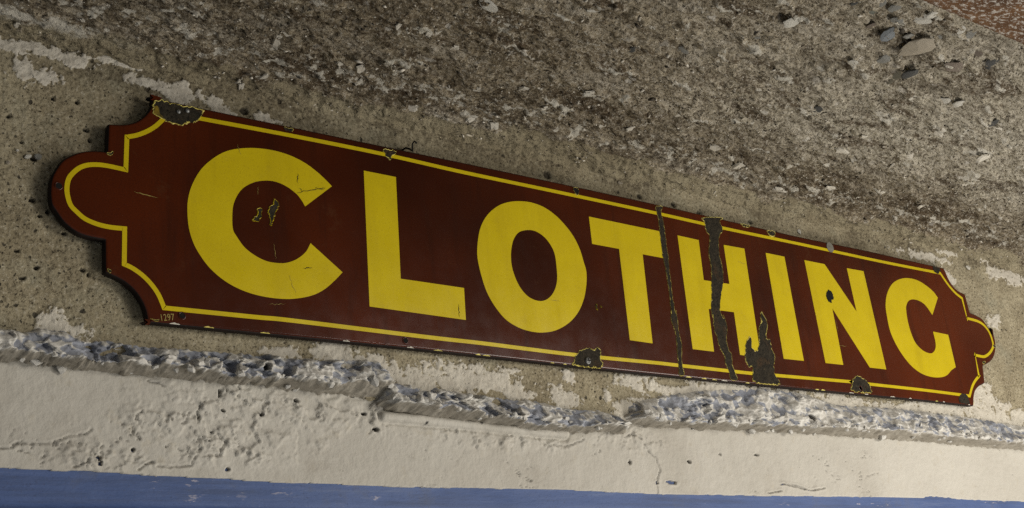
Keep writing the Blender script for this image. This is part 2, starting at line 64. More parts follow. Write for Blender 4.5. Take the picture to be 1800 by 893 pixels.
# ------------------------------------------------------------------ numpy noise
def _h(ix, iy, seed):
    h = (ix.astype(np.int64) * 374761393 + iy.astype(np.int64) * 668265263 + seed * 974634777) & 0xFFFFFFFF
    h = ((h ^ (h >> 13)) * 1274126177) & 0xFFFFFFFF
    return (h ^ (h >> 16)) & 0xFFFFFFFF
def perlin(x, y, seed=0):
    x0 = np.floor(x); y0 = np.floor(y); fx = x - x0; fy = y - y0
    u = fx*fx*fx*(fx*(fx*6-15)+10); v = fy*fy*fy*(fy*(fy*6-15)+10)
    def g(dx, dy):
        a = _h(x0+dx, y0+dy, seed) * (2*math.pi/4294967296.0)
        return np.cos(a)*(fx-dx) + np.sin(a)*(fy-dy)
    return ((g(0,0)*(1-u)+g(1,0)*u)*(1-v) + (g(0,1)*(1-u)+g(1,1)*u)*v) * 1.5
def fbm(x, y, o=4, seed=0, gain=0.5):
    s = 0; a = 1.0; t = 0
    for i in range(o):
        s = s + a*perlin(x*2**i, y*2**i, seed+i*17); t += a; a *= gain
    return s/t
def cells(x, y, seed=0):
    """distance to nearest jittered point, and a random number per cell"""
    x0 = np.floor(x); y0 = np.floor(y)
    best = np.full(x.shape, 9.0); rid = np.zeros(x.shape); sec = np.full(x.shape, 9.0)
    for dx in (-1, 0, 1):
        for dy in (-1, 0, 1):
            h1 = _h(x0+dx, y0+dy, seed)/4294967296.0; h2 = _h(x0+dx, y0+dy, seed+5)/4294967296.0
            d = np.hypot(x0+dx+h1-x, y0+dy+h2-y)
            m = d < best
            sec = np.where(m, best, np.minimum(sec, d))
            rid = np.where(m, _h(x0+dx, y0+dy, seed+9)/4294967296.0, rid); best = np.where(m, d, best)
    return best, rid, sec
def facets(x, y, seed=0):
    """broken-rock relief: every cell is a small tilted plane"""
    x0 = np.floor(x); y0 = np.floor(y); best = np.full(x.shape, 9.0); val = np.zeros(x.shape)
    for dx in (-1, 0, 1):
        for dy in (-1, 0, 1):
            r = [_h(x0+dx, y0+dy, seed+q)/4294967296.0 for q in (0, 5, 9, 13, 21)]
            ox = x-(x0+dx+r[0]); oy = y-(y0+dy+r[1]); d = np.hypot(ox, oy); m = d < best
            v = r[2]-.5 + (r[3]-.5)*1.6*ox + (r[4]-.5)*1.6*oy
            val = np.where(m, v, val); best = np.where(m, d, best)
    return val
def terrace(n, k, soft=.18):
    q = n*k; f = np.floor(q); return (f + sm(.5-soft, .5+soft, q-f))/k
def sm(a, b, x):
    t = np.clip((x-a)/(b-a), 0, 1); return t*t*(3-2*t)
def seg_dist(U, V, pts):
    d = np.full(U.shape, 9.0)
    for (ax, ay), (bx, by) in zip(pts[:-1], pts[1:]):
        vx, vy = bx-ax, by-ay; L = vx*vx+vy*vy+1e-12
        t = np.clip(((U-ax)*vx+(V-ay)*vy)/L, 0, 1)
        d = np.minimum(d, np.hypot(U-ax-t*vx, V-ay-t*vy))
    return d

# ------------------------------------------------------------------ mesh helpers
def link(o, parent=None):
    S.collection.objects.link(o)
    if parent is not None: o.parent = parent
    return o
def mesh_obj(name, verts, faces, mat, parent=None, smooth=False, loc=None):
    me = bpy.data.meshes.new(name); me.from_pydata([tuple(v) for v in verts], [], faces)
    if smooth: me.polygons.foreach_set('use_smooth', [True]*len(me.polygons))
    me.materials.append(mat); me.update()
    o = bpy.data.objects.new(name, me); link(o, parent)
    if loc is not None: o.location = loc
    return o
def grid_obj(name, P, mat, attrs=None, parent=None, flip=False):
    """P: (n, m, 3) array of points -> one smooth grid mesh with per-point float attributes"""
    n, m = P.shape[:2]
    me = bpy.data.meshes.new(name)
    me.vertices.add(n*m); me.vertices.foreach_set('co', P.reshape(-1).astype(np.float32))
    i = (np.arange(n-1)[:, None]*m + np.arange(m-1)[None, :]).reshape(-1)
    q = np.stack([i, i+1, i+m+1, i+m], 1)
    if flip: q = q[:, ::-1]
    k = len(q)
    me.loops.add(k*4); me.loops.foreach_set('vertex_index', q.reshape(-1).astype(np.int32))
    me.polygons.add(k); me.polygons.foreach_set('loop_start', (np.arange(k)*4).astype(np.int32))
    me.polygons.foreach_set('use_smooth', np.ones(k, bool))
    me.update(calc_edges=True)
    for an, av in (attrs or {}).items():
        a = me.attributes.new(an, 'FLOAT', 'POINT'); a.data.foreach_set('value', av.reshape(-1).astype(np.float32))
    me.materials.append(mat)
    o = bpy.data.objects.new(name, me); link(o, parent)
    return o
def spaced(a, b, d0, d1):
    out = [a]
    while out[-1] < b: out.append(out[-1] + d0 + (d1-d0)*(out[-1]-a)/(b-a))
    return np.array(out)
def with_ends(lo, core, hi, step):
    return np.concatenate([np.arange(lo, core[0]-step*0.5, step), core, np.arange(core[-1]+step, hi, step)])
def catmull(p, n=6):
    if len(p) < 3: return list(p)
    P = [np.array(q) for q in p]; P = [2*P[0]-P[1]] + P + [2*P[-1]-P[-2]]; out = []
    for i in range(1, len(P)-2):
        a, b, c, d = P[i-1:i+3]
        for k in range(n):
            t = k/n
            out.append(tuple(0.5*((2*b)+(c-a)*t+(2*a-5*b+4*c-d)*t*t+(3*b-a-3*c+d)*t**3)))
    out.append(tuple(P[-2])); return out
def runs(rs, n=6):
    out = []
    for r in rs:
        for q in catmull(r, n):
            if not out or math.dist(q, out[-1]) > 2e-4: out.append(q)
    if math.dist(out[0], out[-1]) < 2e-4: out.pop()
    return out
def closed(p, n=6):
    q = list(p); k = len(q)
    out = catmull(q[-2:]+q+q[:3], n); return out[2*n:2*n+k*n]
def resample(p, step):
    P = np.array(list(p)+[p[0]]); d = np.hypot(*np.diff(P, axis=0).T); s = np.concatenate([[0], np.cumsum(d)])
    n = max(8, int(s[-1]/step)); t = np.arange(n)*s[-1]/n
    return np.stack([np.interp(t, s, P[:, 0]), np.interp(t, s, P[:, 1])], 1)
def area2(p):
    p = np.array(p); q = np.roll(p, -1, 0); return float(np.sum(p[:, 0]*q[:, 1]-q[:, 0]*p[:, 1]))/2
def inset(p, d):
    """move a CCW loop inwards by d (scalar or per point)"""
    p = np.asarray(p, float); a = np.roll(p, 1, 0); b = np.roll(p, -1, 0)
    e1 = p-a; e2 = b-p
    e1 /= np.hypot(*e1.T)[:, None]+1e-12; e2 /= np.hypot(*e2.T)[:, None]+1e-12
    n1 = np.stack([-e1[:, 1], e1[:, 0]], 1); n2 = np.stack([-e2[:, 1], e2[:, 0]], 1)
    m = n1+n2; m /= np.hypot(*m.T)[:, None]+1e-9
    c = np.clip(np.sum(m*n1, 1), 0.5, 1)
    return p + m*(np.broadcast_to(d, c.shape)/c)[:, None]
def ccw(p):
    p = [tuple(q) for q in p]
    return p if area2(p) > 0 else p[::-1]
def tess(loops):
    vs = [v for l in loops for v in l]
    tr = tessellate_polygon([[Vector((a, b, 0)) for a, b in l] for l in loops])
    out = []
    for t in tr:
        t = list(t)
        if area2([vs[i] for i in t]) < 0: t = t[::-1]
        out.append(t)
    return vs, out

# ------------------------------------------------------------------ material helpers
class N:
    def __init__(s, name):
        s.m = bpy.data.materials.new(name); s.m.use_nodes = True; s.t = s.m.node_tree
        s.b = s.t.nodes['Principled BSDF']
        s.tc = s.t.nodes.new('ShaderNodeTexCoord').outputs['Object']
    def new(s, k, **kw):
        n = s.t.nodes.new('ShaderNode'+k)
        for a, v in kw.items(): setattr(n, a, v)
        return n
    def con(s, a, b): s.t.links.new(a, b)
    def put(s, sock, v):
        if isinstance(v, (int, float)): sock.default_value = v
        elif isinstance(v, (tuple, list)): sock.default_value = tuple(v) if len(v) == len(sock.default_value) else tuple(v)+(1,)
        else: s.con(v, sock)
    def map(s, sc, rot=(0, 0, 0), src=None):
        n = s.new('Mapping'); s.con(src or s.tc, n.inputs[0]); n.inputs['Scale'].default_value = sc; n.inputs['Rotation'].default_value = rot
        return n.outputs[0]
    def noise(s, scale, detail=4, rough=0.55, vec=None, dist=0.0):
        n = s.new('TexNoise'); s.con(vec or s.tc, n.inputs['Vector']); n.inputs['Scale'].default_value = scale
        n.inputs['Detail'].default_value = detail; n.inputs['Roughness'].default_value = rough; n.inputs['Distortion'].default_value = dist
        return n.outputs['Fac']
    def vor(s, scale, vec=None, feature='F1', out='Distance', rand=1.0):
        n = s.new('TexVoronoi', feature=feature); s.con(vec or s.tc, n.inputs['Vector']); n.inputs['Scale'].default_value = scale
        n.inputs['Randomness'].default_value = rand
        return n.outputs[out]
    def ramp(s, v, pts):
        n = s.new('ValToRGB'); s.con(v, n.inputs[0]); e = n.color_ramp.elements
        while len(e) < len(pts): e.new(0.5)
        for el, (p, c) in zip(e, pts):
            el.position = p; el.color = (c, c, c, 1) if isinstance(c, (int, float)) else tuple(c)+(1,)
        return n.outputs[0]
    def mix(s, f, a, b, mode='MIX'):
        n = s.new('Mix', data_type='RGBA', blend_type=mode)
        s.put(n.inputs[0], f); s.put(n.inputs[6], a); s.put(n.inputs[7], b); return n.outputs[2]
    def math(s, op, a, b=0.0, clamp=False):
        n = s.new('Math', operation=op, use_clamp=clamp); s.put(n.inputs[0], a); s.put(n.inputs[1], b); return n.outputs[0]
    def attr(s, name):
        return s.new('Attribute', attribute_name=name).outputs['Fac']
    def warp(s, amt, scale):
        """coordinates pushed about by noise, so cells lose their round outline"""
        n = s.new('TexNoise'); s.con(s.tc, n.inputs['Vector']); n.inputs['Scale'].default_value = scale; n.inputs['Detail'].default_value = 3
        v = s.new('VectorMath', operation='SUBTRACT'); s.con(n.outputs['Color'], v.inputs[0]); v.inputs[1].default_value = (.5, .5, .5)
        w = s.new('VectorMath', operation='SCALE'); s.con(v.outputs[0], w.inputs[0]); w.inputs['Scale'].default_value = amt
        a = s.new('VectorMath', operation='ADD'); s.con(s.tc, a.inputs[0]); s.con(w.outputs[0], a.inputs[1]); return a.outputs[0]
    def bump(s, h, dist, strength=1.0, normal=None):
        n = s.new('Bump'); s.con(h, n.inputs['Height']); n.inputs['Distance'].default_value = dist; n.inputs['Strength'].default_value = strength
        if normal: s.con(normal, n.inputs['Normal'])
        return n.outputs[0]
    def out(s, col, rough=0.8, normal=None, spec=None, metal=None, coat=None):
        s.put(s.b.inputs['Base Color'], col); s.put(s.b.inputs['Roughness'], rough)
        if normal: s.con(normal, s.b.inputs['Normal'])
        if spec is not None: s.put(s.b.inputs['Specular IOR Level'], spec)
        if metal is not None: s.put(s.b.inputs['Metallic'], metal)
        if coat is not None: s.put(s.b.inputs['Coat Weight'], coat); s.b.inputs['Coat Roughness'].default_value = 0.12
        return s.m

def pores(k, w, scale, lo, hi, keep):
    """dark irregular pores: only a share of the cells carries one"""
    n = k.new('TexVoronoi', feature='F1'); k.con(w, n.inputs['Vector']); n.inputs['Scale'].default_value = scale
    sep = k.new('SeparateColor'); k.con(n.outputs['Color'], sep.inputs[0])
    has = k.math('LESS_THAN', sep.outputs[0], keep)
    size = k.math('MULTIPLY', sep.outputs[1], hi-lo); size = k.math('ADD', size, lo)
    d = k.math('SUBTRACT', size, n.outputs['Distance']); d = k.math('MULTIPLY', d, 12.0, True)
    return k.math('MULTIPLY', d, has, True)

def concrete_wall_mat():
    k = N('raw_concrete')
    big = k.noise(2.6, 4, 0.6); mid = k.noise(22, 6, 0.65); fine = k.noise(210, 3, 0.85)
    c = k.mix(k.ramp(big, [(.35, 0), (.65, 1)]), (.280, .238, .155), (.355, .308, .208))
    c = k.mix(k.ramp(mid, [(.38, .65), (.62, 0)]), c, (.185, .150, .092))
    c = k.mix(k.ramp(k.noise(9, 5, .7), [(.55, 0), (.72, .55)]), c, (.235, .225, .165))
    c = k.mix(k.ramp(fine, [(.36, .9), (.46, 0)]), c, (.075, .060, .038))
    c = k.mix(k.ramp(fine, [(.57, 0), (.66, .6)]), c, (.50, .455, .36))
    w = k.warp(.010, 90)
    p1 = pores(k, w, 48, .04, .19, .40); p2 = pores(k, w, 130, .08, .30, .55)
    po = k.math('MAXIMUM', p1, k.math('MULTIPLY', p2, .85)); po = k.math('MAXIMUM', po, k.attr('dark'))
    c = k.mix(k.math('MULTIPLY', po, .9), c, (.030, .026, .020))  # pores and pits painted dark, standing in for shade in their depth
    grime_shade = k.attr('grime_shade')
    c = k.mix(k.math('MULTIPLY', grime_shade, k.ramp(k.noise(120, 4, .7), [(.40, 1), (.60, .15)])), c, (.060, .046, .028))
    pl = k.mix(k.ramp(k.noise(35, 5, .6), [(.3, 0), (.7, 1)]), (.47, .43, .36), (.60, .56, .48))
    pl = k.mix(k.ramp(k.noise(180, 3, .6), [(.32, .5), (.45, 0)]), pl, (.30, .26, .20))
    a = k.ramp(k.math('ADD', k.attr('plaster'), k.math('MULTIPLY', k.math('SUBTRACT', k.noise(150, 4, .8), .5), .45)), [(.45, 0), (.56, .86)])
    c = k.mix(a, c, pl)
    h = k.math('ADD', k.math('MULTIPLY', fine, .55), k.math('MULTIPLY', mid, .8)); h = k.math('SUBTRACT', h, k.math('MULTIPLY', po, .9))
    return k.out(c, .92, k.bump(h, .0035, .8), .2)

def ceiling_mat():
    k = N('weathered_ceiling_concrete')
    st = k.map((.75, 3.2, 3.2), (0, 0, math.radians(-6)))
    big = k.noise(1.6, 4, .6, st); streak = k.noise(7, 6, .68, st, .6); mid = k.noise(70, 5, .8, k.map((.8, 1.7, 1), (0, 0, math.radians(-8)))); fine = k.noise(190, 3, .85, k.map((.9, 1.3, 1)))
    base = k.mix(k.attr('pale'), k.mix(k.ramp(big, [(.35, 0), (.68, 1)]), (.275, .222, .145), (.40, .335, .232)), k.mix(k.ramp(big, [(.35, 0), (.68, 1)]), (.40, .355, .268), (.52, .475, .375)))
    c = k.mix(k.ramp(streak, [(.40, .85), (.485, 0)]), base, (.085, .058, .032))
    c = k.mix(k.ramp(streak, [(.53, 0), (.62, .55)]), c, (.47, .42, .335))
    c = k.mix(k.ramp(mid, [(.40, .75), (.47, 0)]), c, (.10, .074, .045))
    c = k.mix(k.ramp(mid, [(.54, 0), (.62, .75)]), c, (.52, .465, .375))
    c = k.mix(k.ramp(fine, [(.39, .9), (.455, 0)]), c, (.046, .033, .020))
    c = k.mix(k.ramp(fine, [(.56, 0), (.63, .75)]), c, (.60, .55, .46))
    w = k.warp(.012, 60)
    fl = pores(k, k.map((1, 1.6, 1), src=w), 30, .08, .34, .30)
    c = k.mix(k.math('MULTIPLY', fl, k.ramp(k.noise(3.5, 3, .6), [(.42, 0), (.62, .8)])), c, (.60, .56, .49))
    soot_shade = k.attr('grime_shade')
    c = k.mix(k.math('MULTIPLY', soot_shade, k.ramp(k.noise(75, 5, .75), [(.42, .95), (.62, .1)])), c, (.044, .029, .015))  # soot streaks together with painted corner shade and light falloff
    c = k.mix(k.ramp(k.math('ADD', k.attr('plaster'), k.math('MULTIPLY', k.math('SUBTRACT', mid, .5), .9)), [(.45, 0), (.56, 1)]), c, (.50, .465, .39))
    tan = k.mix(k.ramp(k.noise(22, 6, .65), [(.38, .6), (.62, 0)]), k.mix(k.ramp(k.noise(2.6, 4, .6), [(.35, 0), (.65, 1)]), (.280, .238, .155), (.355, .308, .208)), (.185, .150, .092))
    tan = k.mix(k.ramp(fine, [(.38, .8), (.46, 0)]), tan, (.075, .060, .038))
    c = k.mix(k.ramp(k.math('ADD', k.attr('cove'), k.math('MULTIPLY', k.math('SUBTRACT', mid, .5), .5)), [(.35, 0), (.6, 1)]), c, tan)
    h = k.math('ADD', k.math('MULTIPLY', fine, .6), mid)
    return k.out(c, .95, k.bump(h, .008, 1.0), .15)

def ledge_mat():
    k = N('broken_painted_plaster')
    n1 = k.noise(16, 5, .65); n2 = k.noise(75, 3, .6)
    wh = k.mix(k.ramp(n2, [(.3, 0), (.65, 1)]), (.46, .435, .39), (.60, .58, .535))
    bl = k.mix(k.ramp(n1, [(.35, 0), (.65, 1)]), (.205, .22, .265), (.32, .333, .37))
    f = k.math('ADD', k.attr('blue'), k.math('MULTIPLY', k.math('SUBTRACT', n2, .5), .9))
    c = k.mix(k.ramp(f, [(.36, 0), (.60, .95)]), wh, bl)
    c = k.mix(k.ramp(k.noise(60, 5, .75), [(.28, .8), (.37, 0)]), c, (.16, .15, .14))
    c = k.mix(k.attr('under'), c, k.mix(k.ramp(k.noise(40, 5, .7), [(.35, 0), (.65, 1)]), (.20, .178, .142), (.32, .292, .243)))  # grey mortar underside, darkened further with shade put into its colour
    c = k.mix(k.attr('dark'), c, (.05, .048, .045))
    return k.out(c, .85, k.bump(k.math('ADD', n2, k.math('MULTIPLY', k.noise(260, 3, .7), .6)), .0022, .55), .08)

def lintel_mat():
    k = N('flaking_white_paint')
    n1 = k.noise(4, 4, .6); n2 = k.noise(130, 4, .65)
    c = k.mix(k.ramp(n1, [(.3, 0), (.7, 1)]), (.41, .383, .33), (.475, .447, .39))
    c = k.mix(k.ramp(k.noise(45, 5, .7), [(.30, .45), (.42, 0)]), c, (.41, .365, .285))
    c = k.mix(k.ramp(n2, [(.26, .4), (.36, 0)]), c, (.35, .31, .245))
    c = k.mix(k.ramp(k.noise(3.0, 6, .68, k.map((1, 1, .6))), [(.48, 0), (.66, .55)]), c, (.315, .285, .235))
    c = k.mix(k.ramp(k.noise(11, 6, .7), [(.60, 0), (.72, .4)]), c, (.28, .25, .205))
    w = k.warp(.008, 110)
    c = k.mix(k.math('MULTIPLY', pores(k, w, 60, .03, .14, .14), .75), c, (.10, .085, .065))
    c = k.mix(k.attr('dark'), c, (.030, .027, .024))
    return k.out(c, .75, k.bump(k.math('ADD', n2, k.math('MULTIPLY', k.noise(30, 4, .6), 1.4)), .0022, .55), .3)

def blue_mat():
    k = N('worn_blue_paint')
    st = k.map((.25, 1, 1.0))
    n1 = k.noise(7, 5, .6); n2 = k.noise(120, 4, .7, st)
    c = k.mix(k.ramp(n1, [(.3, 0), (.7, 1)]), (.040, .075, .195), (.068, .108, .245))
    br = k.noise(90, 5, .7, k.map((.05, 1, 1)))
    c = k.mix(k.ramp(br, [(.36, .55), (.52, 0)]), c, (.038, .058, .125))
    c = k.mix(k.ramp(br, [(.56, 0), (.70, .45)]), c, (.135, .17, .275))
    c = k.mix(k.ramp(k.noise(14, 6, .7), [(.56, 0), (.70, .5)]), c, (.075, .085, .12))
    c = k.mix(k.ramp(k.noise(300, 3, .7), [(.32, .55), (.43, 0)]), c, (.035, .048, .11))
    c = k.mix(k.math('MULTIPLY', k.ramp(n2, [(.63, 0), (.68, .8)]), k.ramp(k.noise(5, 3, .6), [(.50, 0), (.62, 1)])), c, (.46, .42, .44))
    c = k.mix(k.math('MULTIPLY', pores(k, k.warp(.01, 80), 34, .03, .13, .16), .85), c, (.04, .04, .05))
    return k.out(c, .6, k.bump(n2, .0018, .6), .35)

def rust_mat():
    k = N('rusted_steel_flecked_with_old_paint')
    st = k.map((1.0, 2.0, 1), (0, 0, math.radians(24)))
    n = k.noise(75, 4, .8, st)
    c = k.mix(k.ramp(k.noise(20, 4, .6), [(.3, 0), (.7, 1)]), (.060, .027, .010), (.135, .064, .023))
    c = k.mix(k.ramp(n, [(.525, 0), (.57, .9)]), c, (.40, .365, .32))
    c = k.mix(k.ramp(k.noise(170, 3, .7), [(.3, .7), (.42, 0)]), c, (.03, .018, .01))
    return k.out(c, .85, k.bump(n, .004, .8), .3)

def enamel_red():
    k = N('maroon_enamel')
    n = k.noise(1.9, 3, .55); m = k.noise(420, 2, .6)
    c = k.mix(k.ramp(n, [(.36, 0), (.66, 1)]), (.028, .0060, .0024), (.082, .0145, .0032))  # broad brighter blotches put a warm sheen into the colour
    c = k.mix(k.ramp(m, [(.35, .35), (.5, 0)]), c, (.022, .005, .003))
    w = k.warp(.004, 300)
    c = k.mix(k.math('MULTIPLY', pores(k, w, 38, .02, .055, .16), .8), c, (.36, .30, .17))
    run = k.noise(9, 5, .65, k.map((3.2, 1, .35)))
    c = k.mix(k.ramp(run, [(.52, 0), (.72, .55)]), c, (.022, .0065, .0035))
    c = k.mix(k.ramp(k.noise(18, 6, .7), [(.60, 0), (.74, .35)]), c, (.085, .040, .018))
    return k.out(c, k.ramp(k.noise(30, 4, .6), [(.3, .13), (.7, .20)]), k.bump(k.noise(7, 2, .5), .003, .12), .2)

def enamel_yellow():
    k = N('yellow_enamel')
    n = k.noise(12, 4, .6)
    c = k.mix(k.ramp(n, [(.3, 0), (.7, 1)]), (.475, .358, .0060), (.54, .415, .0080))
    w = k.warp(.004, 300)
    c = k.mix(k.math('MULTIPLY', pores(k, w, 62, .02, .055, .14), .8), c, (.10, .06, .01))
    run = k.noise(9, 5, .65, k.map((3.2, 1, .35)))
    c = k.mix(k.ramp(run, [(.50, 0), (.75, .24)]), c, (.30, .215, .010))
    c = k.mix(k.ramp(k.noise(26, 6, .7), [(.58, 0), (.75, .30)]), c, (.30, .22, .03))
    c = k.mix(k.ramp(k.noise(320, 3, .7), [(.34, .25), (.44, 0)]), c, (.22, .15, .01))
    return k.out(c, k.ramp(k.noise(30, 4, .6), [(.3, .15), (.7, .22)]), k.bump(k.noise(7, 2, .5), .003, .12), .3)

def chip_mat():
    k = N('bare_rusted_iron')
    n = k.noise(70, 6, .7)
    c = k.mix(k.ramp(n, [(.3, 0), (.7, 1)]), (.014, .012, .009), (.042, .034, .022))
    c = k.mix(k.ramp(k.noise(26, 4, .6), [(.54, 0), (.72, .6)]), c, (.075, .036, .014))
    c = k.mix(k.ramp(k.noise(190, 4, .75), [(.36, .85), (.47, 0)]), c, (.006, .005, .004))
    c = k.mix(k.ramp(k.noise(150, 4, .75), [(.60, 0), (.70, .5)]), c, (.12, .085, .045))
    return k.out(c, .85, k.bump(k.noise(190, 4, .75), .003, 1), .12)
def rim_mat():
    k = N('exposed_yellow_ground_coat')
    c = k.mix(k.ramp(k.noise(130, 4, .7), [(.35, 0), (.6, 1)]), (.26, .20, .03), (.68, .58, .14))
    return k.out(c, .6, None, .3)
def plain(name, a, b, scale=60, rough=.7, metal=0.0, bump=.0015, spec=.3):
    k = N(name); n = k.noise(scale, 5, .65)
    return k.out(k.mix(k.ramp(n, [(.3, 0), (.7, 1)]), a, b), rough, k.bump(n, bump, .8), spec, metal)

M = dict(wall=concrete_wall_mat(), ceiling=ceiling_mat(), ledge=ledge_mat(), lintel=lintel_mat(), blue=blue_mat(), rust=rust_mat(),
         red=enamel_red(), yellow=enamel_yellow(), chip=chip_mat(), rim=rim_mat(),
         edge=plain('dark_edge_enamel', (.006, .005, .004), (.018, .010, .008), 80, .6, 0, .0015, .12),
         iron=plain('grey_iron', (.10, .10, .095), (.26, .26, .25), 200, .45, .6),
         dark=plain('black_iron', (.006, .006, .006), (.016, .015, .013), 120, .8, 0, .0015, .08),
         lead=plain('grey_putty', (.115, .105, .085), (.17, .16, .13), 160, .7),
         ochre=plain('stained_ochre_ground_coat', (.055, .038, .010), (.24, .165, .020), 90, .8, 0, .002, .1),
         faded=plain('faded_yellow_mark', (.20, .14, .03), (.34, .26, .06), 300, .5),
         plaster=plain('old_white_plaster', (.42, .38, .31), (.62, .58, .50), 70, .9))
ST = dict(green=((.12, .125, .10), (.20, .20, .165)), grey=((.19, .185, .165), (.28, .27, .24)), dark=((.05, .05, .048), (.10, .098, .09)),
          brown=((.14, .11, .085), (.22, .18, .145)), blue=((.15, .165, .175), (.24, .25, .255)), tan=((.28, .24, .18), (.36, .315, .245)),
          olive=((.085, .078, .055), (.15, .135, .10)), white=((.50, .47, .40), (.66, .63, .56)))
STM = {k: plain(k+'_stone', a, b, 55, .8, 0, .003) for k, (a, b) in ST.items()}

def ellipse_field(U, V, ells, amp, scale, seed):
    """>0.5 inside the given ellipses, with a ragged noise edge"""
    f = np.zeros(U.shape); n = fbm(U*scale, V*scale, 6, seed, .72)+.35*fbm(U*150, V*150, 3, seed+1, .7)
    for cx, cy, rx, ry in ells:
        m = (np.abs(U-cx) < rx*2.4) & (np.abs(V-cy) < ry*2.4)
        if not m.any(): continue
        d = np.hypot((U[m]-cx)/rx, (V[m]-cy)/ry)
        f[m] = np.maximum(f[m], np.clip(1.5-d + amp*n[m], 0, 1))
    return f

# ------------------------------------------------------------------ setting: concrete wall
U0 = spaced(.28, 3.15, .0016, .0031); UX = with_ends(-1.0, U0, 5.2, .05)
def interp(pts, u):
    p = sorted(pts); return np.interp(u, [a for a, b in p], [b for a, b in p])

wz = np.arange(1.99, JZ+.045, .0019)
U, V = np.meshgrid(UX, wz, indexing='ij')
pl = ellipse_field(U, V, PATCHES, 1.85, 40, 3)
band = sm(.085, .0, JZ+.02-V)                       # scraps of render left under the ceiling
pl = np.maximum(pl, np.clip(.30 + .95*fbm(U*34, V*60, 5, 61, .65) - .75*(1-band), 0, 1))
pl = np.maximum(pl, np.clip(.08 + 1.0*fbm(U*55, V*55, 4, 33, .6) - .25, 0, 1)*.9)
right = sm(2.75, 3.0, U)*sm(2.02, 2.10, V)
pl = np.maximum(pl, np.clip(.18+1.1*fbm(U*30, V*30, 5, 71, .6), 0, 1)*right)
pl *= 1-sm(.45, .55, ellipse_field(U, V, BARE, 1.0, 40, 12))
ps = sm(.42, .58, pl)
dk = np.zeros(U.shape)
for cx, cy, rx, ry in PITS:
    m = (np.abs(U-cx) < .03) & (np.abs(V-cy) < .03)
    d = np.hypot((U[m]-cx)/(rx*1.1), (V[m]-cy)/(ry*1.1)) + .35*fbm(U[m]*160, V[m]*160, 3, 5)
    dk[m] = np.maximum(dk[m], sm(1.15, .75, d))
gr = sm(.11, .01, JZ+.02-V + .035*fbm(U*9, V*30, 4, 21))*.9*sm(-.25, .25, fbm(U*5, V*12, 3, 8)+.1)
gr = np.maximum(gr, sm(.15, .5, fbm(U*7, V*7, 4, 90))*.25)
relief = .0022*fbm(U*6, V*6, 3, 1) + .0011*fbm(U*40, V*40, 4, 2, .6) + .0022*ps*(1+.5*fbm(U*70, V*70, 3, 40)) - .006*dk
relief += .0016*np.clip(fbm(U*120, V*120, 3, 44, .7), -.6, .6)
ab = sorted(q for T, C, B in LEDGE for q in B); bl = np.interp(U, [a for a, b in ab], [b for a, b in ab])
relief = relief - .03*sm(.007, .004, V-bl)
P = np.stack([U, YW-relief, V], -1)
wall = grid_obj('concrete_wall', P, M['wall'], dict(plaster=pl, dark=dk, grime_shade=gr))
wall['kind'] = 'structure'; wall['label'] = 'bare pitted concrete wall with scraps of white plaster behind the sign'

# ------------------------------------------------------------------ setting: ceiling with a rough cove
cy = np.concatenate([np.arange(RUST_EDGE_Y, YW-.10, .0023), np.arange(YW-.10, YW+.012, .0016)])
SD = math.radians(6)
UC = with_ends(-1.0, spaced(.28, 3.3, .0021, .0031), 5.2, .05)
U, Yg = np.meshgrid(UC, cy, indexing='ij')
dw = YW-Yg
edge = .085 + .030*fbm(U*3, Yg*0+3, 3, 14)
cove = .030*np.clip(1-dw/edge, 0, 1.05)**2.0
ang = U*math.cos(SD)+Yg*math.sin(SD); crs = -U*math.sin(SD)+Yg*math.cos(SD)
st = fbm(ang*4.5, crs*26, 5, 31, .62); rough = fbm(U*45, Yg*70, 4, 35, .65)
dc, rid, sc2 = cells(ang*42, crs*70, 77)
lump = np.where(rid > .55, np.clip(1-dc/.55, 0, 1)**.7, 0)*(.4+.6*rid)
down = cove + .007*st + .0045*rough + .0055*lump*sm(-.2, .3, fbm(U*4, Yg*7, 3, 99)) - .006*np.clip(-fbm(U*28, Yg*40, 3, 51)-.15, 0, 1)
wa = ang+.02*fbm(ang*14, crs*20, 3, 301); wc = crs+.02*fbm(ang*14, crs*20, 3, 302)
ter = terrace(fbm(wa*9, wc*34, 5, 303, .62), 8)
down = down + .016*ter*sm(.02, .12, dw) + .0045*facets(wa*48, wc*85, 305) + .0025*facets(wa*110, wc*170, 306)
sx = np.mean([q[0] for q in STONES if q[0] > 2.2]); bare = ellipse_field(U, Yg, [(2.62, 1.02, .42, .15)], .7, 14, 18)
down = down - .007*sm(.4, .7, bare) + .006*sm(.4, .7, bare)*facets(U*32, Yg*40, 309)
for x_, y_, rx, ry_, kind in STONES:
    m = (np.abs(U-x_) < rx*3) & (np.abs(Yg-y_) < ry_*3)
    if m.any():
        d = np.hypot((U[m]-x_)/rx, (Yg[m]-y_)/min(ry_, rx*1.25)); down[m] -= .0022*np.exp(-((d-1.25)/.3)**2)
gr = sm(.30, .10, dw+.10*st)*sm(-.22, .08, st+.02)*.85*sm(.02, .06, dw)*(.45+.55*sm(2.9, 1.9, U))  # brown streaks near the wall, with corner shade painted in at right
gr = np.maximum(gr, sm(1.7, .5, U)*sm(-.2, .2, st)*.8)  # darker to the left: light falloff put into the colour
gr = np.maximum(gr, sm(.17, .30, -st)*.62)
gr = np.maximum(gr, .8*np.exp(-((dw-.050-.016*st)/.016)**2)*sm(-.35, .15, fbm(U*4, Yg*8, 3, 315)))  # dark line along the wall joint: corner shade put into the colour
cv = np.clip(sm(.050, .020, dw+.05*fbm(U*7, Yg*22, 4, 311))*(.55+.45*sm(.7, 1.4, U)), 0, 1)
pale = sm(1.0, 2.0, U)*sm(.05, .3, dw)
jag = fbm(U*30, Yg*60, 4, 66, .65)
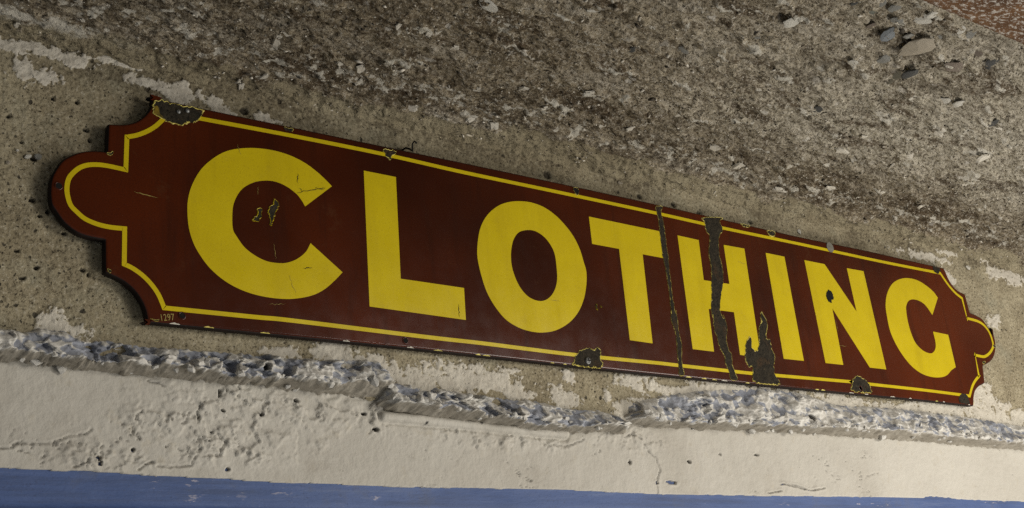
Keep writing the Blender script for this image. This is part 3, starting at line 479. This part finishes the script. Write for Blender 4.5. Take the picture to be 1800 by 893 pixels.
pc = np.clip(.40 + 1.0*jag - .9*np.abs(dw-edge*.9)/.12, 0, 1)
pc = np.maximum(pc, sm(.95, .3, U)*np.clip(.85-np.abs(dw-.03)/.028+.5*jag, 0, 1))
pc = np.maximum(pc, np.clip(.0+1.25*fbm(ang*26, crs*85, 5, 67, .68), 0, 1)*(.62+.38*sm(.45, .2, dw)))
pc = np.maximum(pc, np.clip(3*ter*sm(.02, .1, dw)-.28+1.1*fbm(ang*16, crs*50, 5, 68, .65), 0, 1)*.72)
CP = np.stack([U, Yg, JZ+.022-down], -1)
ceil = grid_obj('ceiling', CP, M['ceiling'], dict(grime_shade=gr, plaster=pc, cove=cv, pale=pale), flip=True)
ceil['kind'] = 'structure'; ceil['label'] = 'rough weathered grey brown concrete ceiling above the sign'
def ceil_z(x, y):
    i = min(max(int(np.searchsorted(UC, x)), 0), len(UC)-1); j = min(max(int(np.searchsorted(cy, y)), 0), len(cy)-1)
    return float(CP[i, j, 2])

# rusty steel strip that ends the ceiling
ry = np.concatenate([np.arange(-.05, .6, .03), np.arange(.6, RUST_EDGE_Y+.004, .004)]); ru = with_ends(-1.0, spaced(1.2, 3.3, .005, .006), 5.2, .05)
U, Yg = np.meshgrid(ru, ry, indexing='ij')
e = sm(.0, .007, RUST_EDGE_Y+.003-Yg)
Pz = JZ+.020 - .007*e - .0022*fbm(U*35, Yg*50, 4, 5) - .0015*e*fbm(U*120, Yg*120, 2, 6)
strip = grid_obj('rusty_steel_plate', np.stack([U, Yg, Pz], -1), M['rust'], flip=True)
strip['kind'] = 'structure'; strip['label'] = 'rust brown steel plate flecked with old paint beside the ceiling, upper right corner'

# ------------------------------------------------------------------ setting: broken plaster ledge
lw = np.arange(1.945, 2.135, .00115)
U, V = np.meshgrid(UX, lw, indexing='ij')
D = np.full(U.shape, -.02); under = np.zeros(U.shape); T_all = np.zeros(U.shape); act = np.zeros(U.shape)
for gi, (T, C, B) in enumerate(LEDGE):
    lo = min(a for a, b in T); hi = max(a for a, b in T)
    if gi == 0: lo = -5
    if gi == 2: hi = 9
    jn = .004*fbm(U*45, V*0, 3, 5+gi)
    t = interp(T, U)+jn+.003*fbm(U*120, V*40, 3, 8); c = interp(C, U)+.006*fbm(U*22, V*0, 4, 6+gi, .6)+.003*fbm(U*85, V*0, 3, 16+gi); b = np.minimum(interp(B, U), c-.0045)
    a = np.clip((t-V)/np.maximum(t-c, .006), -1, 1); q = np.clip((c-V)/np.maximum(c-b, .003), 0, 1.6)
    d = np.where(V >= c, .034*np.sign(a)*np.abs(a)**.72, .034*(1-q**1.15))
    e0, e1 = ((.02, .02), (.025, .035), (.025, .02))[gi]
    endm = sm(0, e0, U-lo+.012*fbm(V*70, U*30, 4, 3))*sm(0, e1, hi-U+.012*fbm(V*70, U*30, 4, 4))
    d = np.where(endm > 0, d*endm-.02*(1-endm), -.02)
    m = d > D
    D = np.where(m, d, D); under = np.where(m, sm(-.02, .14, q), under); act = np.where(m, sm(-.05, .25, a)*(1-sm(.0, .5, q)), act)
wx = U+.006*fbm(U*50, V*50, 3, 201); wy = V+.006*fbm(U*50, V*50, 3, 202)
d1, r1, s1 = cells(wx*44, wy*62, 11); d2, r2, s2 = cells(wx*120, wy*150, 12)
l1 = np.where(r1 > .30, np.clip(1-d1/.62, 0, 1)**.55, 0)*r1; l2 = np.where(r2 > .35, np.clip(1-d2/.6, 0, 1)**.6, 0)*r2
fr = fbm(U*70, V*110, 5, 15, .65)
fx = U+.0035*fbm(U*60, V*60, 3, 211); fy = V+.0035*fbm(U*60, V*60, 3, 212)
fa = facets(fx*25, fy*37, 401); fb = facets(fx*56, fy*80, 402); fc = facets(fx*120, fy*150, 410)
hump = (.015*fa+.0075*fb+.0025*fc+.003*l1+.0012*fr)*(.45+.85*sm(-.3, .3, fbm(U*5, V*9, 3, 161)))+.009*fbm(U*14, V*22, 3, 16)
hump = hump*(1-.45*sm(1.75, 2.0, U)) + .010*fbm(U*24, V*34, 3, 407)*sm(1.75, 2.0, U)
D2 = D + act*hump + np.minimum(under, sm(.02, .12, D+.09))*(.009*fbm(U*18, V*90, 5, 17, .65)+.004*facets(wx*60, wy*60, 404)*sm(-.1, .3, fbm(U*6, V*0, 3, 405)))
blue = np.clip(.52-1.3*fb-.9*fa-.5*fc + .9*fbm(U*9, V*16, 4, 19) + .16*sm(1.35, .5, U) - .30*sm(1.6, 2.1, U), 0, 1)*(1-under)
blue *= sm(-.02, .012, D)
darkm = np.zeros(U.shape)
for cx, cy_, rx, ry_ in [(.752, 2.046, .006, .006)]+[(interp(LEDGE[2][1], 1.93)*0+1.93, float(interp(LEDGE[2][1], 1.93))+.019, .011, .007)]:
    d = np.hypot((U-cx)/rx, (V-cy_)/ry_)+.4*fbm(U*150, V*150, 2, 9); darkm = np.maximum(darkm, sm(1.1, .7, d))
D2 -= .012*darkm
LP = np.stack([U, YW-D2, V+under*(.0045*fbm(U*55, D*75, 5, 412, .65)+.003*facets(U*70+.3*fbm(U*90, D*90, 2, 413), D*85, 414))], -1)
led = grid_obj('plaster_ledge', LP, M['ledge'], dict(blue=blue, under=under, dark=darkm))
led['kind'] = 'structure'; led['label'] = 'crumbling white and blue grey plaster ledge running under the sign'

# ------------------------------------------------------------------ setting: white painted lintel over a blue beam
YL = YW+.006
lw = np.concatenate([np.arange(1.865, 1.925, .0014), np.arange(1.925, 2.075, .002)])
UL = with_ends(-1.0, spaced(.28, 3.15, .0019, .0034), 5.2, .05)
U, V = np.meshgrid(UL, lw, indexing='ij')
pe = ellipse_field(U, V, PEEL, .8, 9, 23)
n1 = fbm(U*16, V*22, 5, 24, .55); n2 = fbm(U*34, V*40, 5, 25, .6)
H = .0018*fbm(U*5, V*5, 3, 26)+.0006*fbm(U*60, V*60, 3, 27)
H += .0026*pe*sm(.0, .012, n1) + .0018*pe*sm(.06, .075, n2) + .0008*pe*n2       # layers of flaking paint
H += .0016*np.exp(-((n1-.02)/.03)**2)*pe
dk = np.zeros(U.shape)
hair = np.exp(-(n1/.010)**2)*sm(.05, .35, fbm(U*12, V*12, 3, 92))*np.clip(pe*1.3, 0, 1)
hair = np.maximum(hair, np.exp(-(fbm(U*11, V*15, 5, 93, .6)/.006)**2)*sm(.12, .4, fbm(U*7, V*9, 3, 94)))
H -= .0030*hair; dk = np.maximum(dk, .6*hair)
gap = sm(.10, .20, fbm(U*55, V*55, 3, 28))*pe*np.exp(-((n2-.03)/.045)**2); gap = gap*sm(.0, .3, fbm(U*9, V*9, 3, 89)); H -= .0018*gap
for cx, cy_, rx, ry_ in LHOLES:
    m = (np.abs(U-cx) < .03) & (np.abs(V-cy_) < .03)
    d = np.hypot((U[m]-cx)/(rx*.8), (V[m]-cy_)/(ry_*.85))+.95*fbm(U[m]*150, V[m]*150, 4, 29, .7)
    H[m] += .0008*np.exp(-((d-1.5)/.5)**2); H[m] -= .010*sm(1.25, .6, d); dk[m] = np.maximum(dk[m], sm(1.15, .8, d))
wu = U+.003*fbm(U*90, V*90, 3, 41); wv = V+.003*fbm(U*90, V*90, 3, 42)
for ln in LCRACKS:
    xs = [a for a, b in ln]; zs = [b for a, b in ln]
    i0, i1 = np.searchsorted(UL, [min(xs)-.02, max(xs)+.02]); sl = (slice(i0, i1), slice(None))
    d = seg_dist(wu[sl], wv[sl], ln); side = np.exp(-(d/.004)**2)
    H[sl] += .0013*side; H[sl] -= .0045*np.exp(-(d/.0013)**2); dk[sl] = np.maximum(dk[sl], .6*np.exp(-(d/.0011)**2)*sm(-.5, .3, fbm(U[sl]*60, V[sl]*60, 2, 88)))
d = seg_dist(U+.0012*fbm(U*30, V*30, 3, 43), V+.0015*fbm(U*40, V*8, 3, 45), BEAD)
H = np.maximum(H, np.where(d < .0085, .010*np.sqrt(np.clip(1-(d/.0085)**2, 0, 1)), -1))
H -= .003*np.exp(-((d-.0095)/.0018)**2)
be = interp(BLUE_EDGE, U)+.0030*fbm(U*16, V*0, 6, 46, .72)
be = be + .0065*sm(0, .004, U-2.30)*sm(0, .12, 2.47-U)*(.6+.6*fbm(U*60, V*0, 3, 95))
H -= .03*sm(.0006, -.0006, V-be)
P = np.stack([U, YL-H, V], -1)
lin = grid_obj('white_lintel', P, M['lintel'], dict(dark=dk))
lin['kind'] = 'structure'; lin['label'] = 'white painted lintel with flaking paint below the plaster ledge'

ub = with_ends(-1.0, spaced(.28, 3.15, .004, .006), 5.2, .05)
bz = BLUE_BOTTOM[0][1]; prof = [(0, z) for z in np.arange(1.93, bz+.012, -.002)]
prof += [(.012-.012*math.cos(t), bz+.012-.012*math.sin(t)) for t in np.linspace(.0, math.pi/2, 8)] + [(y, bz) for y in np.arange(.02, .26, .02)]
pa = np.array(prof)
U, I = np.meshgrid(ub, np.arange(len(pa)), indexing='ij')
sag = interp(BLUE_EDGE, U)-interp(BLUE_EDGE, np.array([.42]))[0]
Yb = YL+.0035+pa[I, 0]-.0015*fbm(U*6, pa[I, 1]*12, 4, 50); Zb = pa[I, 1]+np.clip(sag, -.05, .02)*.35
blu = grid_obj('blue_beam', np.stack([U, Yb, Zb], -1), M['blue'], flip=True)
blu['kind'] = 'structure'; blu['label'] = 'worn blue painted beam along the bottom edge of the picture'

# ------------------------------------------------------------------ loose stones, flakes and grit on ceiling and wall
def stone_mesh(seed, flat=.45, sub=2, rough=.28):
    bm = bmesh.new(); bmesh.ops.create_icosphere(bm, subdivisions=sub, radius=1)
    r = np.random.default_rng(seed); dirs = r.normal(size=(7, 3)); dirs /= np.linalg.norm(dirs, axis=1)[:, None]; off = r.uniform(.42, .85, 7)
    for v in bm.verts:
        p = np.array(v.co)
        for dd, o in zip(dirs, off):                     # facets
            t = p@dd
            if t > o: p = p-dd*(t-o)
        v.co = p*(1+r.normal()*.03); v.co.z *= flat
    me = bpy.data.meshes.new('stone'); bm.to_mesh(me); bm.free()
    return me
for i, (x, y, rx, ry_, kind) in enumerate(STONES):
    me = stone_mesh(100+i); me.materials.append(STM[kind])
    o = bpy.data.objects.new('stone' if kind != 'white' else 'plaster_flake', me); link(o, ceil)
    ry_ = min(ry_, rx*1.25); o.location = (x, y, ceil_z(x, y)-.06*min(rx, ry_)); o.scale = (rx*1.15, ry_*1.1, min(rx, ry_)*.62)
    o.rotation_euler = (rng.normal()*.18, rng.normal()*.18, rng.normal()*.25)
def flake_mesh(seed):
    r = np.random.default_rng(seed); k = 11; a = np.sort(r.uniform(0, 2*math.pi, k)); rad = r.uniform(.45, 1.05, k)
    vs = [(math.cos(t)*q, math.sin(t)*q, .0) for t, q in zip(a, rad)] + [(math.cos(t)*q*.82, math.sin(t)*q*.82, -.28+r.normal()*.08) for t, q in zip(a, rad)] + [(0, 0, -.34)]
    fs = [(i, i+k, (i+1) % k+k, (i+1) % k) for i in range(k)] + [(i+k, 2*k, (i+1) % k+k) for i in range(k)]
    me = bpy.data.meshes.new('plaster_flake'); me.from_pydata(vs, [], fs); me.materials.append(M['plaster']); me.update(); return me
FM = [flake_mesh(i) for i in range(12)]
for i, (x, y, rx, ry_) in enumerate(CFLAKES):
    if y > YW-.006: continue
    o = bpy.data.objects.new('plaster_flake', FM[i % 12]); link(o, ceil)
    o.location = (x, y, ceil_z(x, y)-.0005); o.scale = (rx*1.1, ry_*1.1, min(rx, ry_)*.8)
    o.rotation_euler = (rng.normal()*.25-.1, rng.normal()*.2, rng.uniform(-.5, .5))
for i, (x, z, rx, rz) in enumerate(PEBBLES):
    me = stone_mesh(300+i, .5); me.materials.append(STM[['white', 'white', 'grey', 'white', 'white', 'tan', 'white', 'white', 'white', 'tan', 'tan'][i]])
    o = bpy.data.objects.new('pebble' if i < 6 else 'plaster_flake', me); link(o, wall)
    o.location = (x, YW-.001, z); o.scale = (rx, rz, min(rx, rz)); o.rotation_euler = (math.pi/2, rng.normal()*.3, 0)

LM = [stone_mesh(500+i, .75, 1) for i in range(10)]
for q in LM: q.materials.append(M['ledge'])
ledpts = []
for gi, (T, C, B) in enumerate(LEDGE):
    lo = max(.32, min(a for a, b in T)); hi = min(3.0, max(a for a, b in T))
    for x in np.arange(lo+.01, hi, .0135):
        x = x+rng.uniform(-.009, .009); z = float(interp(C, np.array([x]))[0])+rng.normal()*.007+.001
        i = np.searchsorted(UX, x); jz = int(round((z-1.945)/.00115))
        if rng.random() < .25 or not 0 <= jz < LP.shape[1]: continue
        s_ = rng.uniform(.003, .0075)*(1 if rng.random() < .8 else 1.6)
        o = bpy.data.objects.new('plaster_lump', LM[int(rng.integers(10))]); link(o, led)
        o.location = (x, float(LP[i, jz, 1])+s_*.15, z); o.scale = (s_*rng.uniform(.9, 1.5), s_, s_*rng.uniform(.7, 1.0)); o.rotation_euler = tuple(rng.uniform(-1, 1, 3))

def grit(name, n, sampler, size, cols, parent, label=None):
    """countless small grains as one mesh; every grain is a squashed octahedron"""
    base = np.array([(1, 0, 0), (-1, 0, 0), (0, 1, 0), (0, -1, 0), (0, 0, 1), (0, 0, -1)], float)
    F = np.array([(0, 2, 4), (2, 1, 4), (1, 3, 4), (3, 0, 4), (2, 0, 5), (1, 2, 5), (3, 1, 5), (0, 3, 5)])
    ctr = sampler(n); n = len(ctr)
    s = size[0]*np.exp(rng.normal(size=n)*size[1])
    sc = np.stack([s*rng.uniform(.8, 2.0, n), s*rng.uniform(.6, 1.1, n), s*rng.uniform(.4, .9, n)], 1)
    a = rng.normal(size=n)*.5; ca, sa = np.cos(a), np.sin(a)
    v = base[None]*sc[:, None]*(1+rng.normal(size=(n, 6, 1))*.25)
    x = v[..., 0]*ca[:, None]-v[..., 1]*sa[:, None]; y = v[..., 0]*sa[:, None]+v[..., 1]*ca[:, None]
    v = np.stack([x, y, v[..., 2]+.3*x*rng.normal(size=(n, 1))], -1)+ctr[:, None]
    me = bpy.data.meshes.new(name); me.vertices.add(n*6); me.vertices.foreach_set('co', v.reshape(-1).astype(np.float32))
    f = (F[None]+(np.arange(n)*6)[:, None, None]).reshape(-1)
    me.loops.add(len(f)); me.loops.foreach_set('vertex_index', f.astype(np.int32))
    me.polygons.add(n*8); me.polygons.foreach_set('loop_start', (np.arange(n*8)*3).astype(np.int32)); me.update(calc_edges=True)
    ci = rng.choice(len(cols), n, p=[c[0] for c in cols]); col = np.array([c[1] for c in cols])[ci]*rng.uniform(.7, 1.25, (n, 1))
    at = me.attributes.new('tint', 'FLOAT_COLOR', 'POINT'); at.data.foreach_set('color', np.repeat(np.concatenate([col, np.ones((n, 1))], 1), 6, 0).reshape(-1).astype(np.float32))
    if 'grain' not in M:
        k = N('loose_grit'); M['grain'] = k.out(k.new('Attribute', attribute_name='tint').outputs['Color'], .9, None, .2)
    me.materials.append(M['grain']); o = bpy.data.objects.new(name, me); link(o, parent); o['kind'] = 'stuff'; return o
def on_ceiling(n):
    x = rng.uniform(.35, 3.3, n*3); y = rng.uniform(RUST_EDGE_Y+.01, YW-.008, n*3)
    p = .35+.65*sm(-.1, .3, fbm(x*9, y*16, 4, 123)); p *= .45+.55*sm(.5, .1, YW-y)
    m = np.nonzero(rng.random(n*3) < p)[0][:n]
    x, y = x[m], y[m]
    i = np.clip(np.searchsorted(UC, x), 0, len(UC)-1); j = np.clip(np.searchsorted(cy, y), 0, len(cy)-1)
    return np.stack([x, y, CP[i, j, 2]-.0004], 1)
grit('ceiling_grit', 11000, on_ceiling, (.0013, .45), [(.30, (.50, .46, .39)), (.30, (.24, .205, .155)), (.25, (.06, .05, .038)), (.15, (.36, .32, .25))], ceil)

# bent black wire stub over the sign's top edge
def tube(name, pts, r, mat, parent=None, n=7):
    vs = []; fs = []
    for i, p in enumerate(pts):
        p = Vector(p); t = (Vector(pts[min(i+1, len(pts)-1)])-Vector(pts[max(i-1, 0)])).normalized()
        a = t.orthogonal().normalized(); b = t.cross(a)
        for k in range(n): vs.append(p+(a*math.cos(2*math.pi*k/n)+b*math.sin(2*math.pi*k/n))*r)
    for i in range(len(pts)-1):
        for k in range(n): fs.append((i*n+k, i*n+(k+1) % n, (i+1)*n+(k+1) % n, (i+1)*n+k))
    fs += [tuple(range(n))[::-1], tuple((len(pts)-1)*n+k for k in range(n))]
    return mesh_obj(name, vs, fs, mat, parent, True)
hx, hz = HOOK[1]
wire = tube('bent_wire', [(hx-.004, YW+.004, hz+.002), (hx-.003, YW-.010, hz+.002), (hx-.002, YW-.020, hz-.004), (hx, YW-.0245, hz-.010), (hx+.001, YW-.0245, hz+.004), (hx+.004, YW-.026, hz+.009), (hx+.009, YW-.026, hz+.006)], .0016, M['dark'])
wire['label'] = 'short bent black wire sticking out of the wall over the top edge of the sign'; wire['category'] = 'wire'

# ------------------------------------------------------------------ the enamel sign
sign = bpy.data.objects.new('enamel_sign', None); link(sign); sign.location = (OX, YS, OZ)
sign['label'] = 'long maroon enamel sign with scalloped ends and big yellow letters reading CLOTHING'; sign['category'] = 'sign'
def flat(name, loops, y, mat, thick=.0003, parent=sign):
    """a flat piece of the sign face standing proud by y, with a thin side wall"""
    vs, tr = tess(loops); n = len(vs)
    V3 = [(a, -y, b) for a, b in vs]+[(a, -y+thick, b) for a, b in vs]; F = [tuple(t) for t in tr]; k = 0
    for l in loops:
        m = len(l); cc = area2(l) > 0
        for i in range(m):
            a, b = k+i, k+(i+1) % m
            F.append((a, a+n, b+n, b) if cc else (a, a+n, b+n, b))
        k += m
    return mesh_obj(name, V3, F, mat, parent)
out = ccw(resample(runs(OUTLINE, 8), .0035)); out = np.array(out)
loops = [(inset(out, .0042), 0), (inset(out, .0020), .0004), (inset(out, .0007), .0014), (out, .0034)]
vs = []; fs = []; nn = len(out); base = 0
for l, y in loops: vs += [(a, y, b) for a, b in l]
for r in range(3):
    for i in range(nn): fs.append((r*nn+i, (r+1)*nn+i, (r+1)*nn+(i+1) % nn, r*nn+(i+1) % nn))
_, tr = tess([[tuple(q) for q in loops[0][0]]])
ns = len(fs); fs += [tuple(t) for t in tr]
panel = mesh_obj('panel', vs, fs, M['red'], sign)
panel.data.materials.append(M['edge'])
for p in panel.data.polygons:
    p.use_smooth = p.index < ns
    if nn <= p.index < ns: p.material_index = 1
# turned-back edge: black all round
vs = []; fs = []
for l, y in ((out, .0034), (inset(out, -.0002), .007), (inset(out, .0002), .0115), (inset(out, .0016), .0115)): vs += [(a, y, b) for a, b in l]
for r in range(3):
    for i in range(nn): fs.append((r*nn+i, (r+1)*nn+i, (r+1)*nn+(i+1) % nn, r*nn+(i+1) % nn))
mesh_obj('turned_edge', vs, fs, M['edge'], sign)

def stroke(name, pts, w, y, mat, close=True):
    p = np.array(pts)
    if close:
        p = np.array(ccw(pts)); o, i = inset(p, -w/2), inset(p, w/2)
        n = len(p); V3 = [(a, -y, b) for a, b in o]+[(a, -y, b) for a, b in i]+[(a, 0.0003, b) for a, b in inset(p, -w/2)]+[(a, .0003, b) for a, b in i]
        F = []
        for k in range(n):
            j = (k+1) % n; F += [(k, j, n+j, n+k), (k, 2*n+k, 2*n+j, j), (n+k, n+j, 3*n+j, 3*n+k)]
        return mesh_obj(name, V3, F, mat, sign)
    return None
stroke('border_line', runs(BORDER, 6), .0066, .0003, M['yellow'])
for ch, rs in LETTERS.items():
    if ch == 'O_in': continue
    if ch == 'O':
        lp = [ccw(closed(rs[0], 8)), ccw(closed(LETTERS['O_in'][0], 8))[::-1]]
    else:
        lp = [ccw(runs(rs, 8))]
    o = flat('letter', lp, .0003, M['yellow']); o['label'] = 'yellow capital letter '+ch

def chip(key, pts, rim=True):
    p = resample(closed(pts, 4), .0012); p = np.array(ccw(p)); n = len(p)
    sz = math.sqrt(abs(area2(p))); seed = sum(map(ord, key))
    ck = key.startswith('crack')
    if ck: sz = .0105
    j = fbm(p[:, 0]*200, p[:, 1]*140, 3, seed, .75)*min(.0040, sz*.22)
    p = inset(p, -j)
    rw = min(.0013, sz*.085)*(1.0+1.1*np.clip(fbm(p[:, 0]*110, p[:, 1]*110, 2, seed+3)*1.6, -.8, 1.4))
    if ck: rw = np.clip(rw*.95, .0005, .0015)
    if key in ('c_a', 'c_b'): rw = rw*.75
    br = fbm(p[:, 0]*60, p[:, 1]*60, 3, seed+40, .7)
    a = p; b = inset(p, rw*.55); c = inset(p, rw*1.1)
    V3 = [(x, 0.0002, z) for x, z in a]+[(x, -.0011, z) for x, z in b]+[(x, -.0006, z) for x, z in c]
    F = []
    for r in range(2):
        for i in range(n):
            if br[i] > (.5 if ck else .25) and key not in ('c_a', 'c_b'): continue      # the ground coat has broken away here
            F.append((r*n+i, r*n+(i+1) % n, (r+1)*n+(i+1) % n, (r+1)*n+i))
    core = [tuple(q) for q in inset(p, np.where(br > (.5 if ck else .25), 0, rw*1.0))]; _, tr = tess([core])
    if key == 'ochre': return mesh_obj('ground_coat_patch', [(x, -.0012, z) for x, z in core], [tuple(t) for t in tr], M['ochre'], sign)
    o = mesh_obj('enamel_chip', [(x, -.0007, z) for x, z in core], [tuple(t) for t in tr], M['dark'] if key in ('hole_n', 'top_c') else M['chip'], sign)
    if rim and key not in ('hole_n', 'bot_c', 'top_f'):
        mesh_obj('chip_rim', V3, F, M['yellow'] if key in ('c_a', 'c_b', 'bit_a', 'bit_b') else M['rim'], o)
    return o
for key, pts in CHIPS.items():
    o = chip(key, pts)
    if key.startswith('crack'): o['label'] = 'long vertical crack of bare rust'
# specks of lost enamel along the turned edge
def disc(name, c, r, y, mat, n=16, ax=1.0, parent=sign, dome=0.0):
    vs = [(c[0], -y-dome, c[1])]+[(c[0]+math.cos(2*math.pi*k/n)*r*ax, -y, c[1]+math.sin(2*math.pi*k/n)*r) for k in range(n)]+[(c[0]+math.cos(2*math.pi*k/n)*r*ax, .001, c[1]+math.sin(2*math.pi*k/n)*r) for k in range(n)]
    fs = [(0, 1+k, 1+(k+1) % n) for k in range(n)]+[(1+k, 1+n+k, 1+n+(k+1) % n, 1+(k+1) % n) for k in range(n)]
    return mesh_obj(name, vs, fs, mat, parent)
low = np.nonzero((np.abs(out[:, 0]) < 1.0) & (out[:, 1] < .05))[0]
for i in rng.choice(low, 26, replace=False):
    p, q = out[i], out[(i+3) % nn]; k = 7; L = rng.uniform(.5, 1.6); vs = []
    for t in range(k): vs.append((p[0]+(q[0]-p[0])*L*t/(k-1), -.0003, p[1]+(q[1]-p[1])*L*t/(k-1)+.0012))
    for t in range(k)[::-1]: vs.append((p[0]+(q[0]-p[0])*L*t/(k-1), -.0005, p[1]+(q[1]-p[1])*L*t/(k-1)+.0016+.0024*math.sin(math.pi*t/(k-1))*rng.uniform(.2, 1)))
    mesh_obj('enamel_chip', vs, [tuple(range(2*k))], M['rim'] if rng.random() < .6 else M['plaster'], sign)
disc('grey_plug', PLUG, .0115, .0012, M['lead'], 20, 1.0, sign, .001)
for h in HOLES:
    o = disc('mounting_hole', h, .0042, .0007, M['dark'], 16)
    n = 18; vs = []; fs = []
    for r, y in ((.0060, 0), (.0051, -.0013), (.0040, -.0004)): vs += [(h[0]+math.cos(2*math.pi*k/n)*r, y, h[1]+math.sin(2*math.pi*k/n)*r) for k in range(n)]
    for r in range(2):
        for k in range(n): fs.append((r*n+k, r*n+(k+1) % n, (r+1)*n+(k+1) % n, (r+1)*n+k))
    mesh_obj('hole_lip', vs, fs, M['red'], o, True)
for h in NAILS: disc('nail_head', h, .0030, .0022, M['iron'], 14, 1.0, sign, .0014)
n = 20; vs = []; fs = []
prof = ((.0062, 0), (.0062, -.0016), (.0052, -.0028), (.003, -.0034), (.0003, -.0035))
for r, y in prof: vs += [(SCREW[0]+math.cos(2*math.pi*k/n)*r, y-.0006, SCREW[1]+math.sin(2*math.pi*k/n)*r) for k in range(n)]
for r in range(len(prof)-1):
    for k in range(n): fs.append((r*n+k, r*n+(k+1) % n, (r+1)*n+(k+1) % n, (r+1)*n+k))
scr = mesh_obj('screw', vs, fs, M['iron'], sign, True)
vs = []; fs = []
for a, b in ((.0040, .0009), (.0009, .0040)):
    k = len(vs); vs += [(SCREW[0]+x, -.0043-(.0001 if a > b else 0), SCREW[1]+z) for x, z in ((-a, -b), (a, -b), (a, b), (-a, b))]; fs.append((k, k+1, k+2, k+3))
mesh_obj('cross_slot', vs, fs, M['dark'], scr)

# the number in the lower left corner
cu = bpy.data.curves.new('number', 'FONT'); cu.body = '1297'; cu.size = .0135; cu.extrude = .0002; cu.space_character = 1.05
tmp = bpy.data.objects.new('number_text', cu); S.collection.objects.link(tmp)
bpy.context.view_layer.update()
me = bpy.data.meshes.new_from_object(tmp.evaluated_get(bpy.context.evaluated_depsgraph_get())); bpy.data.objects.remove(tmp)
w = max(v.co.x for v in me.vertices)
ang = math.atan2(NUMBER[1][1]-NUMBER[0][1], NUMBER[1][0]-NUMBER[0][0]); f = math.hypot(NUMBER[1][0]-NUMBER[0][0], NUMBER[1][1]-NUMBER[0][1])/w
me.transform(Matrix.Scale(f, 4, (1, 0, 0))); me.materials.clear(); me.materials.append(M['faded'])
num = bpy.data.objects.new('serial_number', me); link(num, sign); num.location = (NUMBER[0][0], -.0003, NUMBER[0][1]); num.rotation_euler = (math.pi/2, -ang, 0)

# scratches: hair-thin slivers
for i in range(11):
    x = rng.uniform(-.95, .95); z = rng.uniform(.04, .30); a = rng.choice([rng.normal()*.3, 1.57+rng.normal()*.25]); l = rng.uniform(.008, .03)
    SCRATCH.append([(x, z), (x+l*math.cos(a), z+l*math.sin(a))])
for i, ln in enumerate(SCRATCH):
    (ax, az), (bx, bz_) = ln; L = math.dist(ln[0], ln[1]); px, pz = -(bz_-az)/L, (bx-ax)/L; k = 9; up = []; dn = []
    for q in range(k):
        t = q/(k-1); o = rng.normal()*.0007; w_ = (.00065 if i < 7 else .0003)*math.sin(math.pi*(t*.9+.05))*rng.uniform(.5, 1.2)
        up.append((ax+(bx-ax)*t+px*(o+w_), az+(bz_-az)*t+pz*(o+w_))); dn.append((ax+(bx-ax)*t+px*(o-w_), az+(bz_-az)*t+pz*(o-w_)))
    vs = [(x, -.0006, z) for x, z in up+dn]; fs = [(k+q, k+q+1, q+1, q) for q in range(k-1)]
    mesh_obj('scratch', vs, fs, M['chip'] if i < 6 else M['faded'], sign)
